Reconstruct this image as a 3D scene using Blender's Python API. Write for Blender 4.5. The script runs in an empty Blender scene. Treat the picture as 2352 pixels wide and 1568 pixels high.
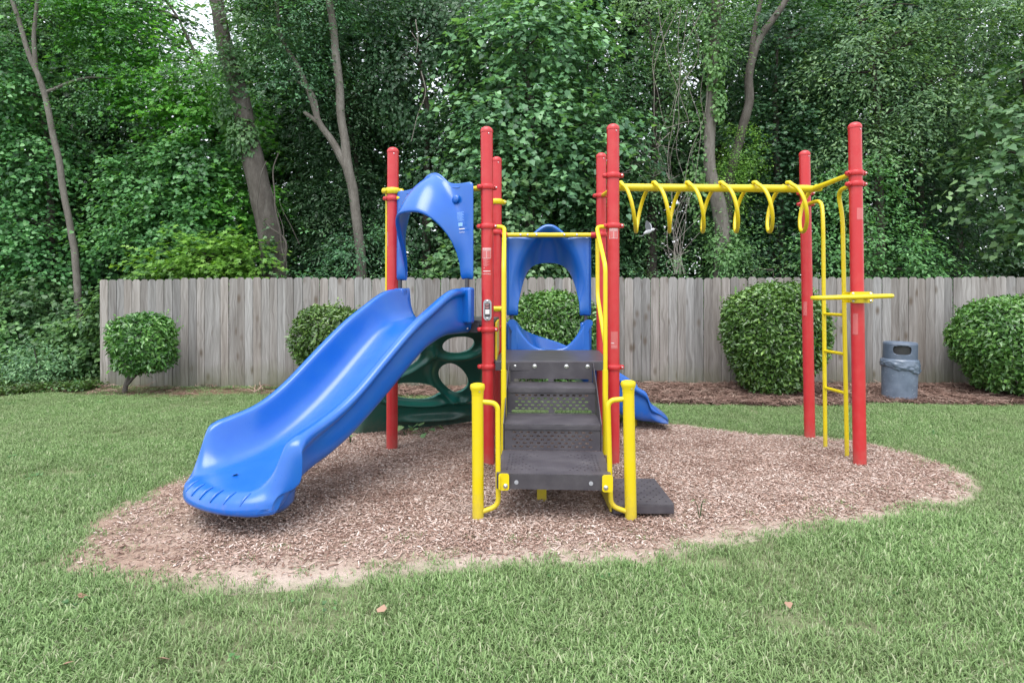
import bpy, bmesh, math, random
import numpy as np
from mathutils import Vector, Matrix, Euler, noise as mnoise

R = math.radians
SC = bpy.context.scene
COL = SC.collection
rnd = random.Random(7)

# ------------------------------------------------------------------ camera, sky, sun, exposure
F = 1390.0                     # focal length in units of a 2352 wide frame
EYE = 1.60
cam_data = bpy.data.cameras.new('camera')
cam_data.sensor_width = 36.0
cam_data.lens = F / 2352.0 * 36.0
cam_data.shift_y = -102.0 / 2352.0
cam_data.clip_start = 0.05
cam_data.clip_end = 2000.0
cam = bpy.data.objects.new('camera', cam_data)
COL.objects.link(cam)
cam.location = (0, 0, EYE)
cam.rotation_euler = (R(90), 0, 0)
SC.camera = cam

SUN_EL, SUN_AZ = 66.0, 196.0    # azimuth: clockwise from +Y
world = bpy.data.worlds.new('World')
SC.world = world
world.use_nodes = True
wn, wl = world.node_tree.nodes, world.node_tree.links
wn.clear()
w_out = wn.new('ShaderNodeOutputWorld')
w_bg = wn.new('ShaderNodeBackground')
w_sky = wn.new('ShaderNodeTexSky')
w_sky.sky_type = 'NISHITA'
w_sky.sun_disc = False
w_sky.sun_elevation = R(SUN_EL)
w_sky.sun_rotation = R(SUN_AZ)
w_sky.air_density = 1.0
w_sky.dust_density = 3.0
w_sky.ozone_density = 1.0
w_hsv = wn.new('ShaderNodeHueSaturation')
w_hsv.inputs['Saturation'].default_value = 0.5
w_hsv.inputs['Value'].default_value = 1.0
wl.new(w_sky.outputs[0], w_hsv.inputs['Color'])
w_mix = wn.new('ShaderNodeMix')      # thin even cloud over the sky
w_mix.data_type = 'RGBA'
_s = {(_i.name, _i.type): _i for _i in w_mix.inputs}
_s[('Factor', 'VALUE')].default_value = 0.55
_s[('B', 'RGBA')].default_value = (7.0, 7.3, 7.8, 1)
wl.new(w_hsv.outputs[0], _s[('A', 'RGBA')])
wl.new([_o for _o in w_mix.outputs if _o.type == 'RGBA'][0], w_bg.inputs['Color'])
wl.new(w_bg.outputs[0], w_out.inputs['Surface'])
w_bg.inputs['Strength'].default_value = 0.15

sun_data = bpy.data.lights.new('sun', 'SUN')
sun_data.energy = 1.5
sun_data.angle = R(48)
sun_data.color = (1.0, 0.975, 0.94)
sun = bpy.data.objects.new('sun', sun_data)
COL.objects.link(sun)
_el, _az = R(SUN_EL), R(SUN_AZ)
sun_dir = Vector((math.sin(_az) * math.cos(_el), math.cos(_az) * math.cos(_el), math.sin(_el)))
sun.rotation_euler = sun_dir.to_track_quat('Z', 'Y').to_euler()

vs = SC.view_settings
vs.view_transform = 'Standard'
vs.look = 'None'
vs.exposure = 1.17
vs.gamma = 1.0
vs.use_curve_mapping = False
SC.render.engine = 'CYCLES'
SC.cycles.max_bounces = 8
SC.cycles.transparent_max_bounces = 8


# ------------------------------------------------------------------ helpers
def pw(px, py, y):
    """a point seen at (px, py) of the 2352 wide frame, y metres away"""
    return Vector(((px - 1176) / F * y, y, EYE + (682 - py) / F * y))


def ground(px, py):
    return pw(px, py, EYE * F / (py - 682.0))


def tag(o, label=None, cat=None, group=None, kind=None):
    if label: o['label'] = label
    if cat: o['category'] = cat
    if group: o['group'] = group
    if kind: o['kind'] = kind
    return o


def empty(name, loc=(0, 0, 0), rz=0.0, parent=None):
    o = bpy.data.objects.new(name, None)
    o.empty_display_size = 0.1
    COL.objects.link(o)
    o.location = loc
    o.rotation_euler = (0, 0, rz)
    if parent: o.parent = parent
    return o


def link(name, me, parent=None, loc=None, rot=None):
    o = bpy.data.objects.new(name, me)
    COL.objects.link(o)
    if parent: o.parent = parent
    if loc is not None: o.location = loc
    if rot is not None: o.rotation_euler = rot
    return o


def frames(path, closed=False):
    P = [Vector(p) for p in path]
    n = len(P)
    T = []
    for i in range(n):
        if closed:
            t = P[(i + 1) % n] - P[i - 1]
        else:
            t = P[min(i + 1, n - 1)] - P[max(i - 1, 0)]
        T.append(t.normalized() if t.length > 1e-9 else Vector((0, 0, 1)))
    up = Vector((0, 0, 1)) if abs(T[0].z) < 0.9 else Vector((1, 0, 0))
    nrm = (up - T[0] * up.dot(T[0])).normalized()
    out = []
    for i in range(n):
        nrm = nrm - T[i] * nrm.dot(T[i])
        if nrm.length < 1e-6:
            nrm = T[i].orthogonal()
        nrm.normalize()
        out.append((P[i], T[i], nrm.copy(), T[i].cross(nrm)))
    return out


class MB:
    def __init__(self):
        self.v, self.f, self.m = [], [], []

    def add(self, verts, faces, mi=0):
        o = len(self.v)
        self.v.extend([tuple(p) for p in verts])
        self.f.extend([tuple(i + o for i in f) for f in faces])
        self.m.extend([mi] * len(faces))
        return self

    def tube(self, path, rad, seg=14, mi=0, cap=True, closed=False):
        fr = frames(path, closed)
        n = len(fr)
        rads = rad if hasattr(rad, '__len__') else [rad] * n
        vs_, fs_ = [], []
        for k, (p, t, a, b) in enumerate(fr):
            for j in range(seg):
                th = 2 * math.pi * j / seg
                vs_.append(p + (a * math.cos(th) + b * math.sin(th)) * rads[k])
        for k in range(n if closed else n - 1):
            k2 = (k + 1) % n
            for j in range(seg):
                j2 = (j + 1) % seg
                fs_.append((k * seg + j, k * seg + j2, k2 * seg + j2, k2 * seg + j))
        if cap and not closed:
            fs_.append(tuple(reversed(range(seg))))
            fs_.append(tuple((n - 1) * seg + j for j in range(seg)))
        return self.add(vs_, fs_, mi)

    def lathe(self, prof, seg=24, M=None, mi=0, sx=1.0, sy=1.0):
        """profile of (r, z), turned about Z, then moved by the matrix M"""
        M = M or Matrix()
        vs_, fs_ = [], []
        for r, z in prof:
            for j in range(seg):
                th = 2 * math.pi * j / seg
                vs_.append(M @ Vector((r * math.cos(th) * sx, r * math.sin(th) * sy, z)))
        for k in range(len(prof) - 1):
            for j in range(seg):
                j2 = (j + 1) % seg
                fs_.append((k * seg + j, k * seg + j2, (k + 1) * seg + j2, (k + 1) * seg + j))
        if prof[0][0] > 1e-5: fs_.append(tuple(reversed(range(seg))))
        if prof[-1][0] > 1e-5: fs_.append(tuple((len(prof) - 1) * seg + j for j in range(seg)))
        return self.add(vs_, fs_, mi)

    def box(self, c, s, M=None, mi=0):
        M = M or Matrix()
        c = Vector(c)
        vs_ = [M @ (c + Vector((x * s[0] / 2, y * s[1] / 2, z * s[2] / 2)))
               for x in (-1, 1) for y in (-1, 1) for z in (-1, 1)]
        fs_ = [(0, 1, 3, 2), (4, 6, 7, 5), (0, 4, 5, 1), (2, 3, 7, 6), (0, 2, 6, 4), (1, 5, 7, 3)]
        return self.add(vs_, fs_, mi)

    def mesh(self, me, M=None, mi=None):
        M = M or Matrix()
        o = len(self.v)
        self.v.extend([tuple(M @ p.co) for p in me.vertices])
        for p in me.polygons:
            self.f.append(tuple(i + o for i in p.vertices))
            self.m.append(p.material_index if mi is None else mi)
        return self

    def data(self, name, mats, smooth=True, sharp=38):
        me = bpy.data.meshes.new(name)
        me.from_pydata(self.v, [], self.f)
        for m in (mats if isinstance(mats, (list, tuple)) else [mats]):
            me.materials.append(m)
        me.polygons.foreach_set('material_index', self.m)
        if smooth:
            me.polygons.foreach_set('use_smooth', [True] * len(self.f))
            me.set_sharp_from_angle(angle=R(sharp))
        me.validate()
        me.update()
        return me

    def build(self, name, mats, parent=None, smooth=True, sharp=38, bevel=0.0, bseg=2):
        o = link(name, self.data(name, mats, smooth, sharp), parent)
        if bevel:
            b = o.modifiers.new('bevel', 'BEVEL')
            b.width = bevel
            b.segments = bseg
            b.limit_method = 'ANGLE'
            b.angle_limit = R(40)
            b.harden_normals = False
        return o


def bend(pts, r=0.06, n=6):
    """a polyline with its corners rounded"""
    P = [Vector(p) for p in pts]
    out = [P[0]]
    for i in range(1, len(P) - 1):
        a, b, c = P[i - 1], P[i], P[i + 1]
        ra = min(r, (a - b).length * 0.48, (c - b).length * 0.48)
        s, e = b + (a - b).normalized() * ra, b + (c - b).normalized() * ra
        for k in range(n + 1):
            t = k / n
            out.append(s * (1 - t) ** 2 + b * 2 * t * (1 - t) + e * t * t)
    out.append(P[-1])
    return out


def smooth_path(pts, n=8):
    """Catmull-Rom through the points"""
    P = [Vector(p) for p in pts]
    P = [P[0] * 2 - P[1]] + P + [P[-1] * 2 - P[-2]]
    out = []
    for i in range(1, len(P) - 2):
        for k in range(n):
            t = k / n
            a, b, c, d = P[i - 1], P[i], P[i + 1], P[i + 2]
            out.append(0.5 * ((2 * b) + (c - a) * t + (2 * a - 5 * b + 4 * c - d) * t * t + (3 * b - a - 3 * c + d) * t ** 3))
    out.append(P[-2])
    return out


def rounded_rect(w, h, r, n=5):
    out = []
    for cx, cy, a0 in ((w / 2 - r, h / 2 - r, 0), (-w / 2 + r, h / 2 - r, 90), (-w / 2 + r, -h / 2 + r, 180), (w / 2 - r, -h / 2 + r, 270)):
        for k in range(n + 1):
            a = R(a0 + 90 * k / n)
            out.append((cx + r * math.cos(a), cy + r * math.sin(a)))
    return out


def plate_mesh(outer, holes, thick):
    """a flat plate in XY with real holes, thickness along Z"""
    cu = bpy.data.curves.new('plate', 'CURVE')
    cu.dimensions = '2D'
    cu.fill_mode = 'BOTH'
    cu.extrude = thick / 2
    for poly in [outer] + list(holes):
        sp = cu.splines.new('POLY')
        sp.points.add(len(poly) - 1)
        for i, (x, y) in enumerate(poly):
            sp.points[i].co = (x, y, 0, 1)
        sp.use_cyclic_u = True
    ob = bpy.data.objects.new('plate', cu)
    me = bpy.data.meshes.new_from_object(ob)
    bpy.data.objects.remove(ob)
    bpy.data.curves.remove(cu)
    return me


def text_mesh(body, size, align='CENTER'):
    cu = bpy.data.curves.new('text', 'FONT')
    cu.body = body
    cu.size = size
    cu.align_x = align
    cu.resolution_u = 3
    ob = bpy.data.objects.new('text', cu)
    me = bpy.data.meshes.new_from_object(ob)
    bpy.data.objects.remove(ob)
    bpy.data.curves.remove(cu)
    return me


def np_mesh(name, verts, loops, sizes, mats, face_v=None, smooth=False):
    """a mesh straight from arrays; face_v is a per-face number the material reads"""
    me = bpy.data.meshes.new(name)
    nv, nl, nf = len(verts), len(loops), len(sizes)
    me.vertices.add(nv)
    me.vertices.foreach_set('co', np.asarray(verts, np.float32).ravel())
    me.loops.add(nl)
    me.loops.foreach_set('vertex_index', np.asarray(loops, np.int32))
    me.polygons.add(nf)
    starts = np.concatenate([[0], np.cumsum(sizes)[:-1]]).astype(np.int32)
    me.polygons.foreach_set('loop_start', starts)
    try:
        me.polygons.foreach_set('loop_total', np.asarray(sizes, np.int32))
    except Exception:
        pass
    if smooth:
        me.polygons.foreach_set('use_smooth', np.ones(nf, bool))
    if face_v is not None:
        at = me.attributes.new('tone', 'FLOAT', 'FACE')
        at.data.foreach_set('value', np.asarray(face_v, np.float32))
    for m in (mats if isinstance(mats, (list, tuple)) else [mats]):
        me.materials.append(m)
    me.update(calc_edges=True)
    return me


# ------------------------------------------------------------------ materials
def mat(name):
    m = bpy.data.materials.new(name)
    m.use_nodes = True
    nt = m.node_tree
    b = nt.nodes['Principled BSDF']
    return m, nt, b


def ramp(nt, fac, stops):
    r = nt.nodes.new('ShaderNodeValToRGB')
    cr = r.color_ramp
    while len(cr.elements) < len(stops):
        cr.elements.new(0.5)
    for e, (p, c) in zip(cr.elements, stops):
        e.position = p
        e.color = (c[0], c[1], c[2], 1)
    nt.links.new(fac, r.inputs['Fac'])
    return r.outputs['Color']


def noise_tex(nt, vec, scale, detail=3, rough=0.55):
    n = nt.nodes.new('ShaderNodeTexNoise')
    n.inputs['Scale'].default_value = scale
    n.inputs['Detail'].default_value = detail
    n.inputs['Roughness'].default_value = rough
    if vec is not None:
        nt.links.new(vec, n.inputs['Vector'])
    return n.outputs['Fac']


def mixc(nt, fac, a, b, mode='MIX'):
    m = nt.nodes.new('ShaderNodeMix')
    m.data_type = 'RGBA'
    m.blend_type = mode
    for sock, v in ((m.inputs['Factor'], fac), (m.inputs['A'], a), (m.inputs['B'], b)):
        if hasattr(v, 'is_output') or hasattr(v, 'links'):
            nt.links.new(v, sock)
        elif isinstance(v, (int, float)):
            sock.default_value = v
        else:
            sock.default_value = (v[0], v[1], v[2], 1)
    # the colour sockets are the ones named A / B of type RGBA
    return m


def mix_rgb(nt, fac, a, b, mode='MIX'):
    m = nt.nodes.new('ShaderNodeMix')
    m.data_type = 'RGBA'
    m.blend_type = mode
    fa = [s for s in m.inputs if s.name == 'Factor' and s.type == 'VALUE'][0]
    ia = [s for s in m.inputs if s.name == 'A' and s.type == 'RGBA'][0]
    ib = [s for s in m.inputs if s.name == 'B' and s.type == 'RGBA'][0]
    out = [s for s in m.outputs if s.type == 'RGBA'][0]
    for sock, v in ((fa, fac), (ia, a), (ib, b)):
        if isinstance(v, bpy.types.NodeSocket):
            nt.links.new(v, sock)
        elif isinstance(v, (int, float)):
            sock.default_value = v
        else:
            sock.default_value = (v[0], v[1], v[2], 1)
    return out


def math_node(nt, op, a, b=None, clamp=False):
    m = nt.nodes.new('ShaderNodeMath')
    m.operation = op
    m.use_clamp = clamp
    for sock, v in zip(m.inputs, (a, b)):
        if v is None: continue
        if isinstance(v, bpy.types.NodeSocket):
            nt.links.new(v, sock)
        else:
            sock.default_value = v
    return m.outputs[0]


def bump(nt, b, height, strength=0.3, dist=0.01):
    n = nt.nodes.new('ShaderNodeBump')
    n.inputs['Strength'].default_value = strength
    n.inputs['Distance'].default_value = dist
    nt.links.new(height, n.inputs['Height'])
    nt.links.new(n.outputs[0], b.inputs['Normal'])


def coords(nt, kind='Object'):
    t = nt.nodes.new('ShaderNodeTexCoord')
    return t.outputs[kind]


def geo_pos(nt):
    return nt.nodes.new('ShaderNodeNewGeometry').outputs['Position']


def paint(name, col, rough=0.35, worn=None, spec=0.5, scuff=0.12, coat=0.0, scale=9.0, mud=False):
    """painted or moulded surface with faint patchy wear, grime and fine relief"""
    m, nt, b = mat(name)
    p = geo_pos(nt)
    big = noise_tex(nt, p, scale, 4, 0.6)
    fine = noise_tex(nt, p, 90, 2)
    w = worn or tuple(min(1, c * 0.8 + 0.06) for c in col)
    f = ramp(nt, big, [(0.42, (0, 0, 0)), (0.75, (1, 1, 1))])
    f = math_node(nt, 'MULTIPLY', f, scuff * 2)
    c = mix_rgb(nt, f, col, w)
    # small scattered scratches and specks
    sp = nt.nodes.new('ShaderNodeTexVoronoi')
    sp.inputs['Scale'].default_value = 26
    nt.links.new(p, sp.inputs['Vector'])
    dots = math_node(nt, 'LESS_THAN', sp.outputs['Distance'], 0.045)
    c = mix_rgb(nt, math_node(nt, 'MULTIPLY', dots, 0.35), c, tuple(min(1, x * 0.5 + 0.2) for x in col))
    if mud:
        sz = nt.nodes.new('ShaderNodeSeparateXYZ')
        nt.links.new(p, sz.inputs[0])
        mn = noise_tex(nt, p, 22, 4, 0.7)
        mf = math_node(nt, 'SUBTRACT', math_node(nt, 'MULTIPLY', mn, 0.5), math_node(nt, 'MULTIPLY', sz.outputs['Z'], 1.1))
        mf = math_node(nt, 'MULTIPLY', mf, 2.2, True)
        c = mix_rgb(nt, math_node(nt, 'MULTIPLY', mf, 0.55), c, (0.24, 0.17, 0.13))
    nt.links.new(c, b.inputs['Base Color'])
    r = math_node(nt, 'MULTIPLY_ADD', fine, 0.12)
    r.node.inputs[2].default_value = rough - 0.06
    nt.links.new(r, b.inputs['Roughness'])
    b.inputs['Specular IOR Level'].default_value = spec
    b.inputs['Coat Weight'].default_value = coat
    b.inputs['Coat Roughness'].default_value = 0.22
    bump(nt, b, fine, 0.04, 0.002)
    return m


M = {}
M['red'] = paint('red_paint', (0.459, 0.020, 0.025), 0.36, (0.508, 0.082, 0.074), scuff=0.15, mud=True)
M['yellow'] = paint('yellow_paint', (0.619, 0.482, 0.005), 0.34, (0.568, 0.473, 0.052), scuff=0.15, mud=True)
M['blue'] = paint('blue_plastic', (0.000, 0.088, 0.41), 0.30, (0.012, 0.115, 0.40), scuff=0.3, scale=5, coat=0.35, spec=0.55, mud=True)
M['green'] = paint('green_plastic', (0.002, 0.100, 0.078), 0.36, (0.008, 0.075, 0.06), scuff=0.15, scale=4, coat=0.4, spec=0.5, mud=True)
M['vinyl'] = paint('dark_vinyl', (0.046, 0.041, 0.050), 0.40, (0.095, 0.088, 0.096), scuff=0.3, scale=7)
M['dark_tube'] = paint('dark_steel', (0.035, 0.036, 0.045), 0.4)
M['grey_plate'] = paint('grey_plate', (0.288, 0.296, 0.320), 0.4)
M['white_print'] = paint('white_print', (0.663, 0.629, 0.629), 0.5)
M['pale_print'] = paint('pale_print', (0.62, 0.28, 0.28), 0.5)
M['sticker_red'] = paint('clear_label_on_red', (0.492, 0.107, 0.107), 0.25)
M['black_print'] = paint('dark_panel', (0.045, 0.035, 0.045), 0.35)
M['pink_print'] = paint('pink_print', (0.55, 0.25, 0.25), 0.4)
M['blue_print'] = paint('pale_blue_print', (0.25, 0.45, 0.80), 0.4)
m_, nt_, b_ = mat('bolt_metal')
b_.inputs['Base Color'].default_value = (0.6, 0.6, 0.62, 1)
b_.inputs['Metallic'].default_value = 1
b_.inputs['Roughness'].default_value = 0.3
M['metal'] = m_


def vinyl_tread():
    """dark coated steel with the small raised pads of the treads as fine relief"""
    m, nt, b = mat('dark_vinyl_tread')
    p = geo_pos(nt)
    br = nt.nodes.new('ShaderNodeTexBrick')
    br.inputs['Scale'].default_value = 16
    br.inputs['Mortar Size'].default_value = 0.035
    br.inputs['Brick Width'].default_value = 0.62
    br.inputs['Row Height'].default_value = 0.36
    nt.links.new(p, br.inputs['Vector'])
    dust = noise_tex(nt, p, 6, 5, 0.65)
    c = ramp(nt, dust, [(0.35, (0.050, 0.045, 0.054)), (0.62, (0.078, 0.072, 0.081)), (0.85, (0.15, 0.14, 0.145))])
    c = mix_rgb(nt, math_node(nt, 'MULTIPLY', br.outputs['Fac'], 0.45), c, (0.022, 0.02, 0.024))
    nt.links.new(c, b.inputs['Base Color'])
    b.inputs['Roughness'].default_value = 0.42
    bump(nt, b, br.outputs['Fac'], -0.5, 0.004)
    return m


M['tread'] = vinyl_tread()


def wood_fence():
    m, nt, b = mat('weathered_picket_wood')
    oi = nt.nodes.new('ShaderNodeObjectInfo')
    tc = coords(nt, 'Object')
    off = nt.nodes.new('ShaderNodeVectorMath')
    off.operation = 'MULTIPLY_ADD'
    cmb = nt.nodes.new('ShaderNodeCombineXYZ')
    for s in cmb.inputs: nt.links.new(oi.outputs['Random'], s)
    off.inputs[1].default_value = (37, 11, 91)
    nt.links.new(cmb.outputs[0], off.inputs[0])
    nt.links.new(tc, off.inputs[2])
    mp = nt.nodes.new('ShaderNodeMapping')
    mp.inputs['Scale'].default_value = (34, 6, 1.3)
    nt.links.new(off.outputs[0], mp.inputs['Vector'])
    # warp the grain
    wv = nt.nodes.new('ShaderNodeTexNoise')
    wv.inputs['Scale'].default_value = 2.2
    nt.links.new(off.outputs[0], wv.inputs['Vector'])
    ad = nt.nodes.new('ShaderNodeVectorMath')
    ad.operation = 'MULTIPLY_ADD'
    ad.inputs[1].default_value = (5, 0, 0)
    nt.links.new(wv.outputs['Color'], ad.inputs[0])
    nt.links.new(mp.outputs[0], ad.inputs[2])
    grain = noise_tex(nt, ad.outputs[0], 1.0, 5, 0.62)
    col = ramp(nt, grain, [(0.25, (0.120, 0.109, 0.101)), (0.5, (0.250, 0.231, 0.217)), (0.78, (0.380, 0.362, 0.350))])
    # broad patches: warm and grey
    patch = noise_tex(nt, off.outputs[0], 3.0, 3)
    col = mix_rgb(nt, math_node(nt, 'MULTIPLY', patch, 0.5), col, (0.205, 0.178, 0.158))
    hs = nt.nodes.new('ShaderNodeHueSaturation')
    nt.links.new(col, hs.inputs['Color'])
    v = math_node(nt, 'MULTIPLY_ADD', oi.outputs['Random'], 0.5)
    v.node.inputs[2].default_value = 0.74
    nt.links.new(v, hs.inputs['Value'])
    s2 = math_node(nt, 'FRACT', math_node(nt, 'MULTIPLY', oi.outputs['Random'], 17.3))
    s3 = math_node(nt, 'MULTIPLY_ADD', s2, 0.9)
    s3.node.inputs[2].default_value = 0.2
    nt.links.new(s3, hs.inputs['Saturation'])
    col = hs.outputs[0]
    st = nt.nodes.new('ShaderNodeMapping')
    st.inputs['Scale'].default_value = (14, 3, 0.8)
    nt.links.new(off.outputs[0], st.inputs['Vector'])
    sn = ramp(nt, noise_tex(nt, st.outputs[0], 1.0, 4, 0.6), [(0.34, (0.80, 0.785, 0.77)), (0.52, (1, 1, 1)), (0.75, (1.10, 1.10, 1.10))])
    col = mix_rgb(nt, 1.0, col, sn, 'MULTIPLY')
    # knots
    kp = nt.nodes.new('ShaderNodeMapping')
    kp.inputs['Scale'].default_value = (5.5, 1, 2.6)
    nt.links.new(off.outputs[0], kp.inputs['Vector'])
    vo = nt.nodes.new('ShaderNodeTexVoronoi')
    vo.inputs['Scale'].default_value = 1.0
    vo.inputs['Randomness'].default_value = 1.0
    nt.links.new(kp.outputs[0], vo.inputs['Vector'])
    kn = ramp(nt, vo.outputs['Distance'], [(0.08, (1, 1, 1)), (0.15, (0.6, 0.6, 0.6)), (0.26, (0, 0, 0))])
    pick = math_node(nt, 'GREATER_THAN', vo.outputs['Color'], 0.45)
    kf = math_node(nt, 'MULTIPLY', math_node(nt, 'MULTIPLY', kn, pick), 0.8)
    col = mix_rgb(nt, kf, col, (0.10, 0.075, 0.055))
    # green algae and splash dirt along the foot of the boards
    sx = nt.nodes.new('ShaderNodeSeparateXYZ')
    nt.links.new(tc, sx.inputs[0])
    an = noise_tex(nt, geo_pos(nt), 1.6, 4)
    lim = math_node(nt, 'MULTIPLY', an, 0.9)
    al = math_node(nt, 'SUBTRACT', lim, sx.outputs['Z'])
    al = math_node(nt, 'MULTIPLY', al, 1.9, True)
    col = mix_rgb(nt, math_node(nt, 'MULTIPLY', al, 0.75), col, (0.105, 0.112, 0.058))
    nt.links.new(col, b.inputs['Base Color'])
    b.inputs['Roughness'].default_value = 0.85
    b.inputs['Specular IOR Level'].default_value = 0.2
    bump(nt, b, grain, 0.5, 0.004)
    return m


M['picket'] = wood_fence()


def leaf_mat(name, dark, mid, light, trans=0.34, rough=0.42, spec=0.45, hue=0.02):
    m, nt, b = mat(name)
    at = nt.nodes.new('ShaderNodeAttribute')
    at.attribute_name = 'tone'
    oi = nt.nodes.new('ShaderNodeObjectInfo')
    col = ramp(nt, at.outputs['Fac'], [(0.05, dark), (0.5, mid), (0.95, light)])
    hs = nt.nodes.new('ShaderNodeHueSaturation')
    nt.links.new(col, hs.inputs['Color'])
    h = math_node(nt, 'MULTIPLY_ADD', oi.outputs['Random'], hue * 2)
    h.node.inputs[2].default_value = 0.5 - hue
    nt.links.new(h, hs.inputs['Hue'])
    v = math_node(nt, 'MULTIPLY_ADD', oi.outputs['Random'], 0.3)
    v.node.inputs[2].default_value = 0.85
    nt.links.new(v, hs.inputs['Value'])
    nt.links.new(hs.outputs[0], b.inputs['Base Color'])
    b.inputs['Roughness'].default_value = rough
    b.inputs['Specular IOR Level'].default_value = spec
    tr = nt.nodes.new('ShaderNodeBsdfTranslucent')
    tint = mix_rgb(nt, 1.0, hs.outputs[0], (1.25, 1.25, 0.5), 'MULTIPLY')
    nt.links.new(tint, tr.inputs['Color'])
    mx = nt.nodes.new('ShaderNodeMixShader')
    mx.inputs[0].default_value = trans
    nt.links.new(b.outputs[0], mx.inputs[1])
    nt.links.new(tr.outputs[0], mx.inputs[2])
    nt.links.new(mx.outputs[0], nt.nodes['Material Output'].inputs['Surface'])
    return m


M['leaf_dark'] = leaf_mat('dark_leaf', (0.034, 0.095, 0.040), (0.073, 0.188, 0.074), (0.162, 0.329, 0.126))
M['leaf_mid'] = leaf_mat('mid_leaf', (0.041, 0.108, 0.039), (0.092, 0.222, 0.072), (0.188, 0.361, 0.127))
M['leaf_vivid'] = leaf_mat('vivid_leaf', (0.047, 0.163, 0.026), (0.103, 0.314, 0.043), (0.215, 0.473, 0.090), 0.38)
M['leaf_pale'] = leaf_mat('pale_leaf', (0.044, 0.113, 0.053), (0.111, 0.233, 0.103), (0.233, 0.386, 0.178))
M['leaf_deep'] = leaf_mat('shade_coloured_leaf', (0.022, 0.062, 0.031), (0.050, 0.129, 0.059), (0.112, 0.231, 0.105))  # darker copy of the dark leaf: deep-wood shade put into the colour
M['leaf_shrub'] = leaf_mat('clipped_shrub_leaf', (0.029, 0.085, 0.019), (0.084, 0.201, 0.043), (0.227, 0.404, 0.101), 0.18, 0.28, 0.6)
M['leaf_litter'] = leaf_mat('ground_cover_leaf', (0.05, 0.05, 0.025), (0.05, 0.12, 0.03), (0.12, 0.20, 0.05), 0.2)


def grass_mat():
    m, nt, b = mat('grass_blade')
    at = nt.nodes.new('ShaderNodeAttribute')
    at.attribute_name = 'tone'
    oi = nt.nodes.new('ShaderNodeObjectInfo')
    f = math_node(nt, 'MULTIPLY_ADD', oi.outputs['Random'], 0.35)
    nt.links.new(math_node(nt, 'MULTIPLY', at.outputs['Fac'], 0.65), f.node.inputs[2])
    col = ramp(nt, f, [(0.08, (0.070, 0.135, 0.044)), (0.42, (0.158, 0.268, 0.086)), (0.68, (0.250, 0.375, 0.148)), (0.87, (0.37, 0.40, 0.25))])
    pat = noise_tex(nt, oi.outputs['Location'], 0.9, 4, 0.6)
    dry = ramp(nt, pat, [(0.40, (0, 0, 0)), (0.66, (1, 1, 1))])
    col = mix_rgb(nt, math_node(nt, 'MULTIPLY', dry, 0.4), col, (0.18, 0.215, 0.105))
    nt.links.new(col, b.inputs['Base Color'])
    b.inputs['Roughness'].default_value = 0.5
    b.inputs['Specular IOR Level'].default_value = 0.35
    tr = nt.nodes.new('ShaderNodeBsdfTranslucent')
    nt.links.new(col, tr.inputs['Color'])
    mx = nt.nodes.new('ShaderNodeMixShader')
    mx.inputs[0].default_value = 0.25
    nt.links.new(b.outputs[0], mx.inputs[1])
    nt.links.new(tr.outputs[0], mx.inputs[2])
    nt.links.new(mx.outputs[0], nt.nodes['Material Output'].inputs['Surface'])
    return m


M['grass'] = grass_mat()


def chip_mat(name, stops, patches=False):
    m, nt, b = mat(name)
    oi = nt.nodes.new('ShaderNodeObjectInfo')
    col = ramp(nt, oi.outputs['Random'], stops)
    if patches:
        pn = noise_tex(nt, oi.outputs['Location'], 1.5, 4, 0.65)
        dk = ramp(nt, pn, [(0.36, (0.68, 0.62, 0.60)), (0.5, (1, 1, 1)), (0.68, (1.0, 1.0, 1.0))])
        col = mix_rgb(nt, 1.0, col, dk, 'MULTIPLY')
        lt = ramp(nt, pn, [(0.54, (0, 0, 0)), (0.72, (0.55, 0.55, 0.55))])
        col = mix_rgb(nt, lt, col, (0.52, 0.43, 0.38))
    n = noise_tex(nt, coords(nt, 'Object'), 60, 3)
    col = mix_rgb(nt, math_node(nt, 'MULTIPLY', n, 0.35), col, (0.20, 0.128, 0.098))
    nt.links.new(col, b.inputs['Base Color'])
    b.inputs['Roughness'].default_value = 0.9
    b.inputs['Specular IOR Level'].default_value = 0.15
    return m


M['chip'] = chip_mat('bark_chip', [(0.0, (0.151, 0.091, 0.071)), (0.22, (0.291, 0.195, 0.156)), (0.5, (0.416, 0.296, 0.246)), (0.78, (0.539, 0.419, 0.365)), (0.97, (0.712, 0.614, 0.559))], True)
M['straw'] = chip_mat('pine_needle', [(0.0, (0.09, 0.055, 0.045)), (0.4, (0.165, 0.10, 0.08)), (0.75, (0.26, 0.175, 0.145)), (1.0, (0.36, 0.27, 0.22))])
M['dry_leaf'] = chip_mat('dry_leaf', [(0.0, (0.20, 0.11, 0.07)), (1.0, (0.34, 0.22, 0.16))])


def bark(name, a, b_, c, scale=7.0):
    m, nt, b = mat(name)
    mp = nt.nodes.new('ShaderNodeMapping')
    mp.inputs['Scale'].default_value = (1, 1, 0.35)
    nt.links.new(geo_pos(nt), mp.inputs['Vector'])
    n1 = noise_tex(nt, mp.outputs[0], scale, 6, 0.7)
    n2 = noise_tex(nt, mp.outputs[0], scale * 5, 4, 0.7)
    f = math_node(nt, 'ADD', math_node(nt, 'MULTIPLY', n1, 0.7), math_node(nt, 'MULTIPLY', n2, 0.3))
    col = ramp(nt, f, [(0.3, a), (0.5, b_), (0.68, c)])
    nt.links.new(col, b.inputs['Base Color'])
    b.inputs['Roughness'].default_value = 0.9
    b.inputs['Specular IOR Level'].default_value = 0.15
    bump(nt, b, n2, 0.7, 0.02)
    return m


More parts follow.
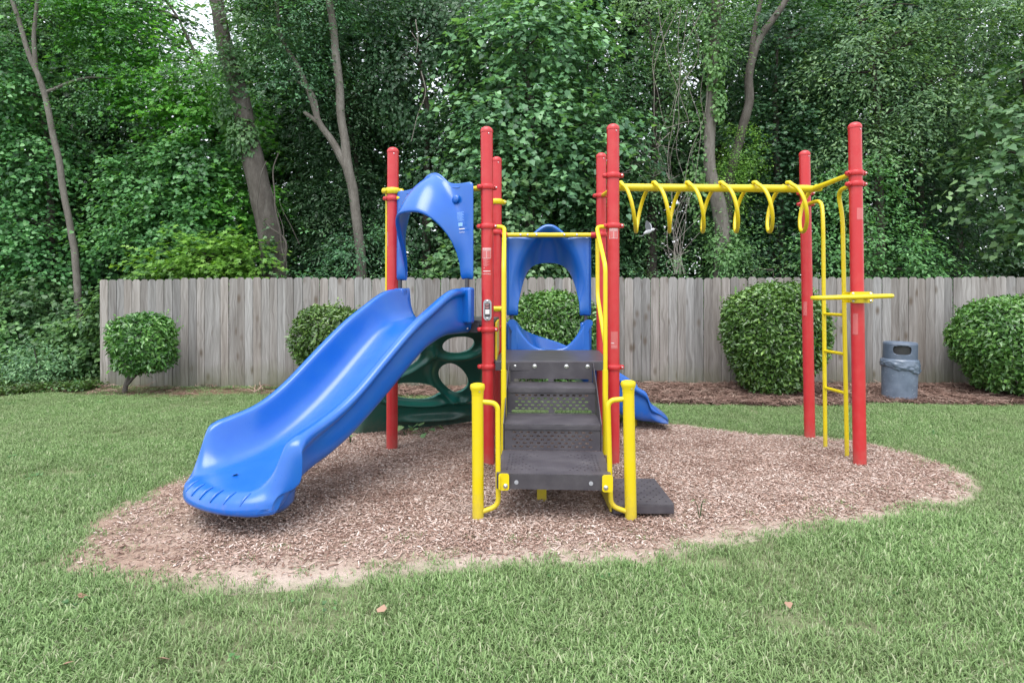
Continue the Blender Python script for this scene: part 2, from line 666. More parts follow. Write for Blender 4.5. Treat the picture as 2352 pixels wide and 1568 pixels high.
M['bark_grey'] = bark('grey_bark', (0.043, 0.037, 0.032), (0.090, 0.080, 0.071), (0.142, 0.133, 0.120))
M['bark_pale'] = bark('pale_bark', (0.081, 0.074, 0.063), (0.148, 0.134, 0.120), (0.213, 0.203, 0.183))
M['bark_dark'] = bark('dark_bark', (0.024, 0.021, 0.018), (0.056, 0.048, 0.042), (0.104, 0.092, 0.080))
M['twig'] = bark('dry_twig', (0.126, 0.109, 0.097), (0.227, 0.206, 0.185), (0.336, 0.311, 0.277), 20)


def soil_mat(name, stops, scale=3.0, fine=60, edge=None, pale=None, fade=None):
    m, nt, b = mat(name)
    p = geo_pos(nt)
    n1 = noise_tex(nt, p, scale, 6, 0.65)
    n2 = noise_tex(nt, p, fine, 4, 0.7)
    f = math_node(nt, 'ADD', math_node(nt, 'MULTIPLY', n1, 0.6), math_node(nt, 'MULTIPLY', n2, 0.4))
    col = ramp(nt, f, stops)
    if edge:
        at = nt.nodes.new('ShaderNodeAttribute')
        at.attribute_name = edge
        e = math_node(nt, 'ADD', at.outputs['Fac'], math_node(nt, 'MULTIPLY', math_node(nt, 'SUBTRACT', n1, 0.5), 1.6), True)
        col = mix_rgb(nt, e, col, pale)
    if fade:
        n3 = noise_tex(nt, p, 3.0, 6, 0.65)
        f3 = math_node(nt, 'ADD', math_node(nt, 'MULTIPLY', n3, 0.6), math_node(nt, 'MULTIPLY', noise_tex(nt, p, 60, 4, 0.7), 0.4))
        at2 = nt.nodes.new('ShaderNodeAttribute')
        at2.attribute_name = 'fade'
        n4 = noise_tex(nt, p, 9, 4, 0.65)
        e2 = math_node(nt, 'ADD', at2.outputs['Fac'], math_node(nt, 'MULTIPLY', math_node(nt, 'SUBTRACT', n4, 0.5), 1.3), True)
        e2 = math_node(nt, 'MAXIMUM', e2, math_node(nt, 'GREATER_THAN', at2.outputs['Fac'], 0.97))
        col = mix_rgb(nt, e2, col, ramp(nt, f3, fade))
    nt.links.new(col, b.inputs['Base Color'])
    b.inputs['Roughness'].default_value = 0.95
    b.inputs['Specular IOR Level'].default_value = 0.1
    bump(nt, b, n2, 0.8, 0.02)
    return m


LAWN_STOPS = [(0.3, (0.10, 0.125, 0.060)), (0.5, (0.165, 0.185, 0.100)), (0.7, (0.26, 0.255, 0.17))]
M['lawn_soil'] = soil_mat('lawn_soil', LAWN_STOPS)
M['pit'] = soil_mat('mulch_soil', [(0.3, (0.205, 0.138, 0.106)), (0.5, (0.335, 0.242, 0.193)), (0.72, (0.464, 0.358, 0.297))], 2.0, 70, 'rim', (0.44, 0.36, 0.31), LAWN_STOPS)
M['bed'] = soil_mat('bed_soil', [(0.3, (0.075, 0.05, 0.035)), (0.5, (0.15, 0.095, 0.068)), (0.7, (0.27, 0.18, 0.13))])
M['wood_floor'] = soil_mat('woodland_soil', [(0.3, (0.035, 0.035, 0.02)), (0.5, (0.07, 0.075, 0.035)), (0.7, (0.13, 0.11, 0.06))])


def bin_mat():
    m, nt, b = mat('speckled_blue_grey_bin')
    p = geo_pos(nt)
    n = noise_tex(nt, p, 5, 5, 0.7)
    c = ramp(nt, n, [(0.3, (0.085, 0.11, 0.155)), (0.55, (0.13, 0.165, 0.225)), (0.8, (0.22, 0.25, 0.30))])
    vo = nt.nodes.new('ShaderNodeTexVoronoi')
    vo.inputs['Scale'].default_value = 30
    nt.links.new(p, vo.inputs['Vector'])
    d = math_node(nt, 'LESS_THAN', vo.outputs['Distance'], 0.2)
    d2 = math_node(nt, 'GREATER_THAN', noise_tex(nt, p, 8, 2), 0.55)
    c = mix_rgb(nt, math_node(nt, 'MULTIPLY', math_node(nt, 'MULTIPLY', d, d2), 0.5), c, (0.5, 0.52, 0.55))
    nt.links.new(c, b.inputs['Base Color'])
    b.inputs['Roughness'].default_value = 0.55
    return m


M['bin'] = bin_mat()
M['bin_lid'] = paint('dark_blue_grey_lid', (0.075, 0.10, 0.145), 0.5, (0.13, 0.155, 0.20), scuff=0.4)
M['bag'] = paint('grey_bin_bag', (0.10, 0.13, 0.18), 0.25, (0.16, 0.19, 0.24), 0.6)
M['bin_dark'] = paint('bin_inner_shade', (0.012, 0.012, 0.013), 0.6)  # near-black colour stands for the shade in the hollow bin
M['bird'] = paint('bird_feather', (0.52, 0.53, 0.55), 0.8, (0.65, 0.65, 0.66))
M['bird_dark'] = paint('bird_wing_feather', (0.28, 0.29, 0.32), 0.8)


# ------------------------------------------------------------------ ground
def poly_dist(P, poly):
    """signed distance of points (N,2) to a polygon, positive inside"""
    P = np.asarray(P, float)
    Q = np.asarray(poly, float)
    d = np.full(len(P), 1e9)
    inside = np.zeros(len(P), bool)
    for i in range(len(Q)):
        a, b = Q[i], Q[(i + 1) % len(Q)]
        ab = b - a
        t = np.clip(((P - a) @ ab) / max(ab @ ab, 1e-12), 0, 1)
        d = np.minimum(d, np.linalg.norm(P - (a + t[:, None] * ab), axis=1))
        cond = (a[1] > P[:, 1]) != (b[1] > P[:, 1])
        with np.errstate(divide='ignore', invalid='ignore'):
            xi = (b[0] - a[0]) * (P[:, 1] - a[1]) / (b[1] - a[1]) + a[0]
        inside ^= cond & (P[:, 0] < xi)
    return np.where(inside, d, -d)


def wob(P, s, seed):
    """cheap smooth 2D noise in -1..1 for arrays of points"""
    r = np.random.RandomState(seed)
    out = np.zeros(len(P))
    for k in range(7):
        a = r.rand() * 6.28
        f = s * (0.6 + 1.6 * r.rand())
        out += np.sin((P[:, 0] * math.cos(a) + P[:, 1] * math.sin(a)) * f + r.rand() * 6.28)
    return out / 4.0


PIT_PX = [(185, 1262), (205, 1218), (260, 1180), (340, 1143), (415, 1105), (520, 1052), (620, 1015), (730, 990), (880, 972), (1060, 966),
          (1300, 968), (1480, 972), (1620, 985), (1750, 1000), (1860, 1004), (1990, 1018), (2080, 1040), (2170, 1070), (2215, 1105),
          (2200, 1140), (2120, 1168), (2000, 1190), (1850, 1205), (1700, 1228), (1600, 1248), (1480, 1278), (1330, 1292), (1150, 1288),
          (980, 1302), (840, 1322), (700, 1332), (560, 1342), (430, 1336), (300, 1316), (205, 1292)]
PIT = [tuple(ground(*p)[:2]) for p in PIT_PX]
FENCE_A = Vector((-7.29, 10.72, 0))
FENCE_B = Vector((10.6, 10.36, 0))


def fence_y(x):
    t = (x - FENCE_A.x) / (FENCE_B.x - FENCE_A.x)
    return FENCE_A.y + (FENCE_B.y - FENCE_A.y) * t


BED = [(2.0, 10.53), (1.9, 9.25), (2.35, 9.02), (3.1, 8.92), (4.1, 8.86), (5.1, 8.98), (6.3, 9.06), (7.2, 8.98), (8.2, 8.80), (9.3, 8.62), (12, 8.3), (12, 10.35)]
BARE = [(-7.3, 10.7), (-7.9, 10.0), (-6.9, 9.55), (-5.8, 9.62), (-4.6, 9.75), (-3.2, 9.72), (-2.0, 9.62), (-0.5, 9.55), (0.8, 9.40), (1.95, 9.25), (2.0, 10.53)]
EDGE_WOOD = [(-7.1, 10.9), (-7.3, 10.1), (-8.2, 9.75), (-9.4, 9.25), (-11, 8.7), (-13.5, 8.2), (-40, 8.0), (-40, 90), (40, 90), (40, 10.9)]


def sheet(name, x0, x1, y0, y1, nx, ny, material, zf, keep=None, attr=None, kind='structure'):
    xs, ys = np.linspace(x0, x1, nx), np.linspace(y0, y1, ny)
    X, Y = np.meshgrid(xs, ys)
    P = np.stack([X.ravel(), Y.ravel()], 1)
    Z = zf(P)
    i = np.arange((nx - 1) * (ny - 1))
    r, c = i // (nx - 1), i % (nx - 1)
    q = np.stack([r * nx + c, r * nx + c + 1, (r + 1) * nx + c + 1, (r + 1) * nx + c], 1)
    if keep is not None:
        k = keep(P)
        q = q[k[q].any(1)]
    used = np.unique(q)
    mp = np.zeros(len(P), int)
    mp[used] = np.arange(len(used))
    q = mp[q]
    me = np_mesh(name, np.column_stack([P, Z])[used], q.ravel(), np.full(len(q), 4), material, smooth=True)
    if attr:
        at = me.attributes.new(attr[0], 'FLOAT', 'POINT')
        at.data.foreach_set('value', attr[1](P[used]).astype(np.float32))
    o = link(name, me)
    tag(o, kind=kind)
    return o


def ground_z(P):
    return wob(P, 0.9, 3) * 0.012


sheet('lawn_ground', -120, 120, -60, 180, 60, 60, M['lawn_soil'], lambda P: np.full(len(P), -0.06))
sheet('lawn', -14, 14, 0.0, 11.2, 160, 80, M['lawn_soil'], lambda P: ground_z(P))


def pit_rim(P):
    d = poly_dist(P, PIT)
    near = np.clip(1 - d / np.where(P[:, 0] > 2.6, 0.65, 0.36), 0, 1)
    front = np.clip((4.6 - P[:, 1]) / 1.2, 0, 1)
    west = np.clip((-1.5 - P[:, 0]) / 0.5, 0, 1)
    return np.clip((near * 0.75 + front * 0.30) * (1 - 0.72 * west) - 0.15, 0, 1)


def pit_fade(P):
    return np.clip((0.0 - poly_dist(P, PIT) - wob(P, 5, 8) * 0.05) / 0.22, 0, 1)


pit_o = sheet('mulch_pit', -4.6, 5.0, 2.7, 8.5, 220, 140, M['pit'], lambda P: ground_z(P) + 0.007 - 0.035 * np.clip((-0.10 - poly_dist(P, PIT)) / 0.14, 0, 1),
      keep=lambda P: poly_dist(P, PIT) + wob(P, 5, 8) * 0.05 > -0.26, attr=('rim', pit_rim))
_pc = np.array([v.co[:2] for v in pit_o.data.vertices])
_at = pit_o.data.attributes.new('fade', 'FLOAT', 'POINT')
_at.data.foreach_set('value', pit_fade(_pc).astype(np.float32))
sheet('planting_bed', -8.2, 12, 8.0, 11.0, 170, 40, M['bed'], lambda P: ground_z(P) + 0.008 + 0.05 * np.clip((P[:, 1] - 9.2) / 1.0, 0, 1) * (P[:, 0] > 1.0),
      keep=lambda P: np.maximum(poly_dist(P, BED), poly_dist(P, BARE)) + wob(P, 4, 9) * 0.08 > -0.02)
sheet('woodland_floor', -40, 40, 7.5, 60, 120, 90, M['wood_floor'], lambda P: ground_z(P) + 0.012 + 0.03 * np.clip(P[:, 1] - 11, 0, 1) + 0.02 * np.clip(P[:, 1] - 12, 0, 40),
      keep=lambda P: poly_dist(P, EDGE_WOOD) > -0.3)


# ------------------------------------------------------------------ scattered ground stuff
def scatter(name, pieces, pts, rots, scales, idx, material, label=None):
    """one object: a handful of source pieces plus points that carry copies of them (geometry nodes)"""
    V, L, S, piece, tone = [], [], [], [], []
    base = 0
    for k, (v, faces, tn) in enumerate(pieces):
        V.extend(v)
        piece.extend([k] * len(v))
        for f, t in zip(faces, tn):
            L.extend([i + base for i in f])
            S.append(len(f))
            tone.append(t)
        base += len(v)
    n = len(pts)
    V = np.concatenate([np.asarray(V, np.float32), np.asarray(pts, np.float32)])
    me = np_mesh(name, V, L, S, material, tone)
    def attr(nm, ty, arr, field='value'):
        at = me.attributes.new(nm, ty, 'POINT')
        at.data.foreach_set(field, arr)
    attr('piece', 'INT', np.concatenate([np.asarray(piece), np.full(n, -1)]).astype(np.int32))
    attr('pick', 'INT', np.concatenate([np.zeros(base), idx]).astype(np.int32))
    attr('turn', 'FLOAT_VECTOR', np.concatenate([np.zeros((base, 3)), rots]).astype(np.float32).ravel(), 'vector')
    attr('size', 'FLOAT', np.concatenate([np.ones(base), scales]).astype(np.float32))
    o = link(name, me)
    tag(o, label, kind='stuff')
    ng = bpy.data.node_groups.get('scatter_pieces')
    if ng is None:
        ng = bpy.data.node_groups.new('scatter_pieces', 'GeometryNodeTree')
        ng.interface.new_socket('Geometry', in_out='INPUT', socket_type='NodeSocketGeometry')
        ng.interface.new_socket('Geometry', in_out='OUTPUT', socket_type='NodeSocketGeometry')
        N, K = ng.nodes, ng.links
        gi, go = N.new('NodeGroupInput'), N.new('NodeGroupOutput')

        def named(nm, ty):
            a = N.new('GeometryNodeInputNamedAttribute')
            a.data_type = ty
            a.inputs['Name'].default_value = nm
            return [s for s in a.outputs if s.enabled][0]
        cmp_ = N.new('FunctionNodeCompare')
        cmp_.data_type = 'INT'
        cmp_.operation = 'GREATER_EQUAL'
        a_in = [s for s in cmp_.inputs if s.enabled and s.name == 'A'][0]
        b_in = [s for s in cmp_.inputs if s.enabled and s.name == 'B'][0]
        b_in.default_value = 0
        pc = named('piece', 'INT')
        K.new(pc, a_in)
        sep = N.new('GeometryNodeSeparateGeometry')
        sep.domain = 'POINT'
        K.new(gi.outputs[0], sep.inputs['Geometry'])
        K.new(cmp_.outputs[0], sep.inputs['Selection'])
        spl = N.new('GeometryNodeSplitToInstances')
        spl.domain = 'POINT'
        K.new(sep.outputs[0], spl.inputs['Geometry'])
        K.new(pc, spl.inputs['Group ID'])
        iop = N.new('GeometryNodeInstanceOnPoints')
        K.new(sep.outputs[1], iop.inputs['Points'])
        K.new(spl.outputs['Instances'], iop.inputs['Instance'])
        iop.inputs['Pick Instance'].default_value = True
        K.new(named('pick', 'INT'), iop.inputs['Instance Index'])
        e2r = N.new('FunctionNodeEulerToRotation')
        K.new(named('turn', 'FLOAT_VECTOR'), e2r.inputs[0])
        K.new(e2r.outputs[0], iop.inputs['Rotation'])
        K.new(named('size', 'FLOAT'), iop.inputs['Scale'])
        K.new(iop.outputs[0], go.inputs[0])
    md = o.modifiers.new('scatter', 'NODES')
    md.node_group = ng
    return o


def blade(v, f, t, x, y, az, ln, w, lean, tone):
    """one grass blade: two quads and a tip, bending over"""
    o = len(v)
    ca, sa = math.cos(az), math.sin(az)
    px, py = -sa * w / 2, ca * w / 2
    for k, (u, ww) in enumerate(((0, 1), (0.45, 0.9), (0.8, 0.55))):
        h = ln * math.sin(min(u * (1.57 - lean * 0.5), 1.5)) * (1 - 0.35 * lean * u)
        d = ln * u * u * lean
        v.append((x + ca * d - px * ww, y + sa * d - py * ww, h - 0.004))
        v.append((x + ca * d + px * ww, y + sa * d + py * ww, h - 0.004))
    h = ln * (1 - 0.45 * lean)
    v.append((x + ca * ln * lean, y + sa * ln * lean, h - 0.004 - 0.2 * ln * lean))
    f += [(o, o + 1, o + 3, o + 2), (o + 2, o + 3, o + 5, o + 4), (o + 4, o + 5, o + 6)]
    t += [tone] * 3


rs = np.random.RandomState(11)
tufts = []
for k in range(12):
    v, f, t = [], [], []
    for i in range(30):
        rr, a = 0.075 * math.sqrt(rs.rand()), rs.rand() * 6.28
        blade(v, f, t, rr * math.cos(a), rr * math.sin(a), rs.rand() * 6.28, 0.024 + 0.034 * rs.rand(), 0.0034 + 0.0016 * rs.rand(),
              0.25 + 0.75 * rs.rand(), (rs.uniform(0.9, 1.3) if rs.rand() < 0.08 else min(0.95, max(0, rs.normal(0.48, 0.24)))))
    tufts.append((v, f, t))

n = 215000
P = np.column_stack([rs.uniform(-13.5, 13.5, n), 0.6 + 10.2 * rs.rand(n) ** 0.9])
dp = poly_dist(P, PIT) + wob(P, 5, 8) * 0.05 + wob(P, 14, 5) * 0.06
bare_in = poly_dist(P, BARE) > 0.1
db = poly_dist(P, BED) + wob(P, 4, 9) * 0.10 + wob(P, 12, 6) * 0.04
dw = poly_dist(P, EDGE_WOOD) + wob(P, 3, 4) * 0.2
prob = np.clip(-dp / 0.26 + 0.22, 0, 1) * np.clip(-db / 0.22, 0, 1) * np.clip(-dw / 0.3, 0.0, 1)
thin = np.where(bare_in & (P[:, 0] < 1.5), np.where(P[:, 1] > fence_y(P[:, 0]) - 0.12, 0.0, 0.22), 1.0) * np.clip(0.80 + wob(P, 2.6, 21) * 0.42 + wob(P, 9, 22) * 0.18, 0.34, 1)
stray = (dp > 0) & (dp < 0.5) & (rs.rand(n) < 0.030)
ok = (rs.rand(n) < prob * thin) | stray
ok &= (np.abs(P[:, 0]) < 0.86 * P[:, 1] + 4.2)
P, thin, dp = P[ok], thin[ok], dp[ok]
n = len(P)
sc = rs.uniform(0.7, 1.25, n) * (0.75 + 0.35 * thin) * np.clip(1 + np.minimum(0, (-dp - 0.3)) * 0.8, 0.6, 1) * np.clip(1.25 - (P[:, 1] - 2.4) * 0.05, 0.9, 1.2)
scatter('lawn_grass', tufts, np.column_stack([P, ground_z(P)]), np.column_stack([rs.normal(0, 0.12, n), rs.normal(0, 0.12, n), rs.rand(n) * 6.28]),
        sc, rs.randint(0, 12, n), M['grass'], 'short green lawn grass all round the mulch pit')

# bark chips
chips = []
for k in range(20):
    l, w, h = rs.uniform(0.012, 0.044) * (1.5 if k > 17 else 1), rs.uniform(0.003, 0.011), rs.uniform(0.002, 0.005)
    v = []
    for sx in (-1, 0, 1):
        tw = rs.normal(0, 0.004)
        ww = w * (rs.uniform(0.35, 0.8) if sx else rs.uniform(0.85, 1.1))
        for sy, sz in ((-1, -1), (1, -1), (1, 1), (-1, 1)):
            v.append((sx * l / 2 + rs.normal(0, 0.002), sy * ww / 2 + tw * 0.6, sz * h / 2 + tw * 0.4 + (0.002 if sx == 0 else 0)))
    f = []
    for a in (0, 4):
        for j in range(4):
            f.append((a + j, a + (j + 1) % 4, a + 4 + (j + 1) % 4, a + 4 + j))
    f += [(3, 2, 1, 0), (8, 9, 10, 11)]
    chips.append((v, f, [rs.rand()] * len(f)))
n = 330000
P = np.column_stack([rs.uniform(-4.2, 4.6, n), rs.uniform(3.0, 8.2, n)])
d = poly_dist(P, PIT) + wob(P, 5, 8) * 0.05
bare = np.clip(pit_rim(P) * 1.1 + wob(P, 2.2, 33) * 0.25 + 0.75 * np.clip((-1.75 - P[:, 0]) / 0.5, 0, 1) + 0.35 * np.clip((4.1 - P[:, 1]) / 0.6, 0, 1), 0, 1)
ok = (d > -0.03) & (rs.rand(n) < (1.0 - 0.80 * bare) * np.clip(0.3 + d / 0.25, 0.15, 1))
P = P[ok]
n = len(P)
scatter('bark_mulch', chips, np.column_stack([P, ground_z(P) + 0.008 + rs.rand(n) * 0.016]),
        np.column_stack([rs.normal(0, 0.22, n), rs.normal(0, 0.25, n), rs.rand(n) * 6.28]), rs.uniform(0.5, 1.25, n), rs.randint(0, 20, n),
        M['chip'], 'brown and pinkish bark chips spread under the play structure')

# pine straw along the fence
needles = []
for k in range(10):
    v, f, t = [], [], []
    for q in range(7):
        a, cx, cy = rs.rand() * 6.28, rs.normal(0, 0.05), rs.normal(0, 0.04)
        ln, w, cv, zz = rs.uniform(0.10, 0.22), 0.0035, rs.normal(0, 0.25), rs.uniform(0, 0.03)
        o = len(v)
        for i in range(4):
            u = i / 3 - 0.5
            aa = a + cv * u
            x, y, z = cx + math.cos(aa) * ln * u, cy + math.sin(aa) * ln * u, zz + 0.02 * (0.25 - u * u) * rs.rand() * 4
            v += [(x - math.sin(a) * w, y + math.cos(a) * w, z), (x + math.sin(a) * w, y - math.cos(a) * w, z + 0.002)]
        for i in range(3):
            f.append((o + 2 * i, o + 2 * i + 1, o + 2 * i + 3, o + 2 * i + 2))
            t.append(0.5)
    needles.append((v, f, t))
n = 26000
P = np.column_stack([rs.uniform(-8, 10.5, n), rs.uniform(8.3, 10.75, n)])
d1 = poly_dist(P, BED) + wob(P, 4, 9) * 0.08
d2 = poly_dist(P, BARE) + wob(P, 4, 9) * 0.08
ok = (d1 > -0.05) | ((d2 > 0.02) & (rs.rand(n) < 0.03 + 0.30 * np.clip((P[:, 0] + 3.2) / 1.5, 0, 1)))
P = P[ok]
n = len(P)
scatter('pine_straw', needles, np.column_stack([P, ground_z(P) + 0.012 + 0.05 * np.clip((P[:, 1] - 9.2) / 1.0, 0, 1) * (P[:, 0] > 1.0) + 0.04 * rs.rand(n) ** 2]),
        np.column_stack([rs.normal(0, 0.15, n), rs.normal(0, 0.15, n), rs.rand(n) * 6.28]), rs.uniform(0.7, 1.3, n), rs.randint(0, 10, n),
        M['straw'], 'reddish brown pine straw strewn along the foot of the fence')

# ------------------------------------------------------------------ fence: every picket a part
fence = empty('wooden_fence', FENCE_A)
tag(fence, 'long grey weathered wooden picket fence with dog-eared board tops', 'fence')
WORLD = {fence.name: FENCE_A}


def picket_mesh(k):
    r = random.Random(100 + k)
    w, h, t = 0.1405, 1.90, 0.017
    c = 0.030 + r.uniform(-0.004, 0.006)
    cup = r.uniform(-0.003, 0.003)
    pts = [(-w / 2, 0), (0, 0), (w / 2, 0), (w / 2, h - c), (w / 2 - c, h), (0, h + r.uniform(-0.002, 0.002)), (-w / 2 + c, h), (-w / 2, h - c)]
    b = MB()
    v = [(x, -t / 2 + (cup if x == 0 else 0), z) for x, z in pts] + [(x, t / 2 + (cup if x == 0 else 0), z) for x, z in pts]
    f = [(0, 1, 5, 6, 7), (1, 2, 3, 4, 5), (15, 14, 13, 9, 8), (13, 12, 11, 10, 9)]
    for j in range(8):
        j2 = (j + 1) % 8
        f.append((j2, j, 8 + j, 8 + j2))
    b.add(v, f)
    return b.data('picket', M['picket'], smooth=False)


picks = [picket_mesh(k) for k in range(6)]
x = FENCE_A.x + 0.07
i = 0
while x < FENCE_B.x:
    o = link('picket', picks[rnd.randrange(6)], fence)
    sx = 0.985 if x < -4 else 1.045
    o.location = Vector((x, fence_y(x) + rnd.uniform(-0.004, 0.004), 0.012 + (rnd.uniform(-0.008, 0.008) if rnd.random() < 0.8 else rnd.uniform(-0.022, 0.018)))) - FENCE_A
    o.rotation_euler = (rnd.uniform(-0.004, 0.004), rnd.uniform(-0.0035, 0.0035), rnd.uniform(-0.012, 0.012) - 0.02)
    o.scale = (sx, 1, 1 + rnd.uniform(-0.002, 0.002) + (0.014 if x > -5.8 else 0.0) + (0.006 if x > 8 else 0))
    x += 0.1405 * sx + 0.0052 + rnd.uniform(-0.0015, 0.002)
    i += 1
for z in (0.28, 0.98, 1.66):
    d = FENCE_B - FENCE_A
    b = MB()
    b.box((d.length / 2, 0.035, z), (d.length - 0.1, 0.038, 0.088))
    o = b.build('rail', M['picket'], fence, smooth=False)
    o.rotation_euler = (0, 0, math.atan2(d.y, d.x))

# ------------------------------------------------------------------ the play structure
S0 = Vector((0.5, 6.0, 0.0))
play = empty('play_structure', S0)
tag(play, 'red, yellow and blue climbing frame with two blue slides, steps and monkey bars', 'playground set')


def part(name, mb, mats, parent=None, **kw):
    o = mb.build(name, mats, None, **kw)
    o.parent = parent or play
    if o.parent == play:
        o.matrix_parent_inverse = Matrix.Translation(-S0)
    return o


def adopt(o, parent=None):
    o.parent = parent or play
    if o.parent == play:
        o.matrix_parent_inverse = Matrix.Translation(-S0)
    return o


PR = 0.0585
DZ1, DZ2 = 0.99, 1.375        # lower deck, upper deck


def post(base, top, r=PR, colour='red', cap='dome'):
    base, top = Vector(base), Vector(top)
    ax = (top - base).normalized()
    b = MB()
    b.tube([base - ax * 0.15, base + ax * 0.4, base + (top - base) * 0.7, top - ax * (r * 0.85)], r, 32)
    p = part('post', b, M[colour])
    c = MB()
    Mx = Matrix.Translation(top) @ ax.to_track_quat('Z', 'Y').to_matrix().to_4x4()
    if cap == 'dome':
        pr = [(r + 0.0005, -r * 1.05), (r + 0.003, -r * 1.0), (r + 0.003, -r * 0.8)]
        pr += [((r + 0.003) * math.cos(a), -r * 0.8 + (r * 0.8) * math.sin(a)) for a in np.linspace(0.15, 1.5, 9)] + [(0, 0)]
    else:
        pr = [(r + 0.001, -0.085), (r + 0.002, -0.078), (r + 0.002, -0.062), (r + 0.011, -0.040), (r + 0.013, -0.025), (r + 0.009, -0.010),
              (r * 0.75, -0.002), (r * 0.4, 0), (0, 0.001)]
    c.lathe(pr, 32, Mx)
    # the little rivet that pins the cap
    rz = Matrix.Translation(top - ax * (r * 1.35) + Vector((0.35, -0.94, 0)).normalized() * (r + 0.001)) @ Vector((0.35, -0.94, 0)).to_track_quat('Z', 'Y').to_matrix().to_4x4()
    c.lathe([(0.006, -0.002), (0.006, 0.003), (0.003, 0.005), (0, 0.005)], 10, rz, mi=1)
    part('cap', c, [M[colour], M['metal']], p)
    p['ax'] = list(ax)
    return p, base, ax


def along(pst, z):
    _, base, ax = pst
    return base + ax * ((z - base.z) / ax.z)


def clamp(pst, z, ang=0.0, colour='red', r=PR, big=1.0):
    """a two-piece cast clamp: band, two ears with a bolt, a split at the front"""
    c = along(pst, z)
    b = MB()
    Rz = Matrix.Translation(c) @ Matrix.Rotation(ang, 4, 'Z')
    hgt = 0.024 * big
    b.lathe([(r + 0.0008, -hgt), (r + 0.010, -hgt), (r + 0.014 * big, -hgt * 0.55), (r + 0.0155 * big, 0), (r + 0.014 * big, hgt * 0.55), (r + 0.010, hgt), (r + 0.0008, hgt)], 32, Rz)
    for s in (-1, 1):
        # ears: flattened lobes left and right
        E = Rz @ Matrix.Translation((s * (r + 0.018 * big), 0, 0))
        b.lathe([(0.0, -hgt * 0.85), (0.020 * big, -hgt * 0.8), (0.027 * big, -hgt * 0.3), (0.027 * big, hgt * 0.3), (0.020 * big, hgt * 0.8), (0.0, hgt * 0.85)], 16, E, sy=1.25)
        # bolt head set in a round boss on the face of the ear
        Bm = Rz @ Matrix.Translation((s * (r + 0.022 * big), -0.036 * big, 0)) @ Matrix.Rotation(R(90), 4, 'X')
        b.lathe([(0.014 * big, -0.015), (0.014 * big, 0.003), (0.010 * big, 0.004)], 14, Bm)
        if s * (1 if ang < 1 else -1) > 0:
            b.lathe([(0.008, 0.001), (0.008, 0.006), (0.004, 0.008), (0, 0.008)], 10, Bm, mi=1)
    part('clamp', b, [M[colour], M['metal']], pst[0])


P0 = post((-1.255, 6.33, 0), (-1.245, 6.33, 3.165))
P1 = post((-0.225, 5.80, 0), (-0.243, 5.80, 3.232))
P2 = post((0.972, 5.80, 0), (0.968, 5.80, 3.258))
P4 = post((-0.180, 7.01, 0), (-0.178, 7.01, 3.225))
P3 = post((1.038, 7.01, 0), (1.034, 7.01, 3.270))
P6 = post((3.310, 5.76, 0), (3.262, 5.76, 3.262))
P5 = post((3.395, 6.90, 0), (3.335, 6.90, 3.270))
for z, a in ((2.65, 0.45), (2.275, 0.0), (1.29, 0.0), (0.935, 0.1)): clamp(P1, z, a)
for z, a in ((2.76, 0.0), (2.28, 0.0), (0.93, 0.0)): clamp(P2, z, a)
for z, a in ((2.77, 0.2), (2.32, 0.2)): clamp(P3, z, a)
for z, a in ((2.345, 0.2), (1.25, 0.0)): clamp(P4, z, a)
clamp(P4, 2.70, 0.4, 'yellow', big=1.25)
clamp(P0, 2.625, 0.3)
clamp(P0, 2.705, 0.2, 'yellow', big=1.3)
for z in (2.775, 2.672): clamp(P6, z, 0.12)
for z in (2.78, 2.655): clamp(P5, z, 0.12)


# stickers, wrapped round the posts
def wrap(mb_src, pst, z, r, face=-90.0):
    c = along(pst, z)
    out = MB()
    out.f, out.m = mb_src.f, mb_src.m
    for x, y, w in mb_src.v:
        a = R(face) + x / r
        out.v.append((c.x + math.cos(a) * (r + w), c.y + math.sin(a) * (r + w), c.z + y))
    return out


def grid_patch(mb, x0, x1, y0, y1, w, mi, n=8):
    vs_, fs_ = [], []
    for i in range(n + 1):
        xx = x0 + (x1 - x0) * i / n
        vs_ += [(xx, y0, w), (xx, y1, w)]
        if i:
            k = 2 * i
            fs_.append((k - 2, k, k + 1, k - 1))
    mb.add(vs_, fs_, mi)


def letters(mb, body, size, x, y, w, mi, sx=1.0):
    me = text_mesh(body, size)
    mb.mesh(me, Matrix.Translation((x, y, w)) @ Matrix.Diagonal((sx, 1, 1, 1)), mi)
    bpy.data.meshes.remove(me)


def warning_sticker(pst, z, face=-95.0, tone='sticker_red'):
    b = MB()
    grid_patch(b, -0.044, 0.044, -0.052, 0.052, 0.0012, 0)
    grid_patch(b, -0.042, 0.042, 0.028, 0.050, 0.0018, 2)
    letters(b, 'WARNING', 0.0175, 0.004, 0.033, 0.0024, 1)
    b.add([(-0.040, 0.033, .0024), (-0.032, 0.033, .0024), (-0.036, 0.046, .0024)], [(0, 1, 2)], 1)
    for sx in (-1, 1):
        for (a0, a1, b0, b1) in ((-.0195, .0195, .022, .024), (-.0195, .0195, -.049, -.047), (-.0195, -.018, -.047, .022), (.018, .0195, -.047, .022)):
            grid_patch(b, sx * 0.0215 + a0, sx * 0.0215 + a1, b0, b1, 0.0018, 1, 3)
    o = wrap(b, pst, z, PR, face)
    part('warning_sticker', o, [M[tone], M['white_print'], M['pale_print']], pst[0], smooth=False)


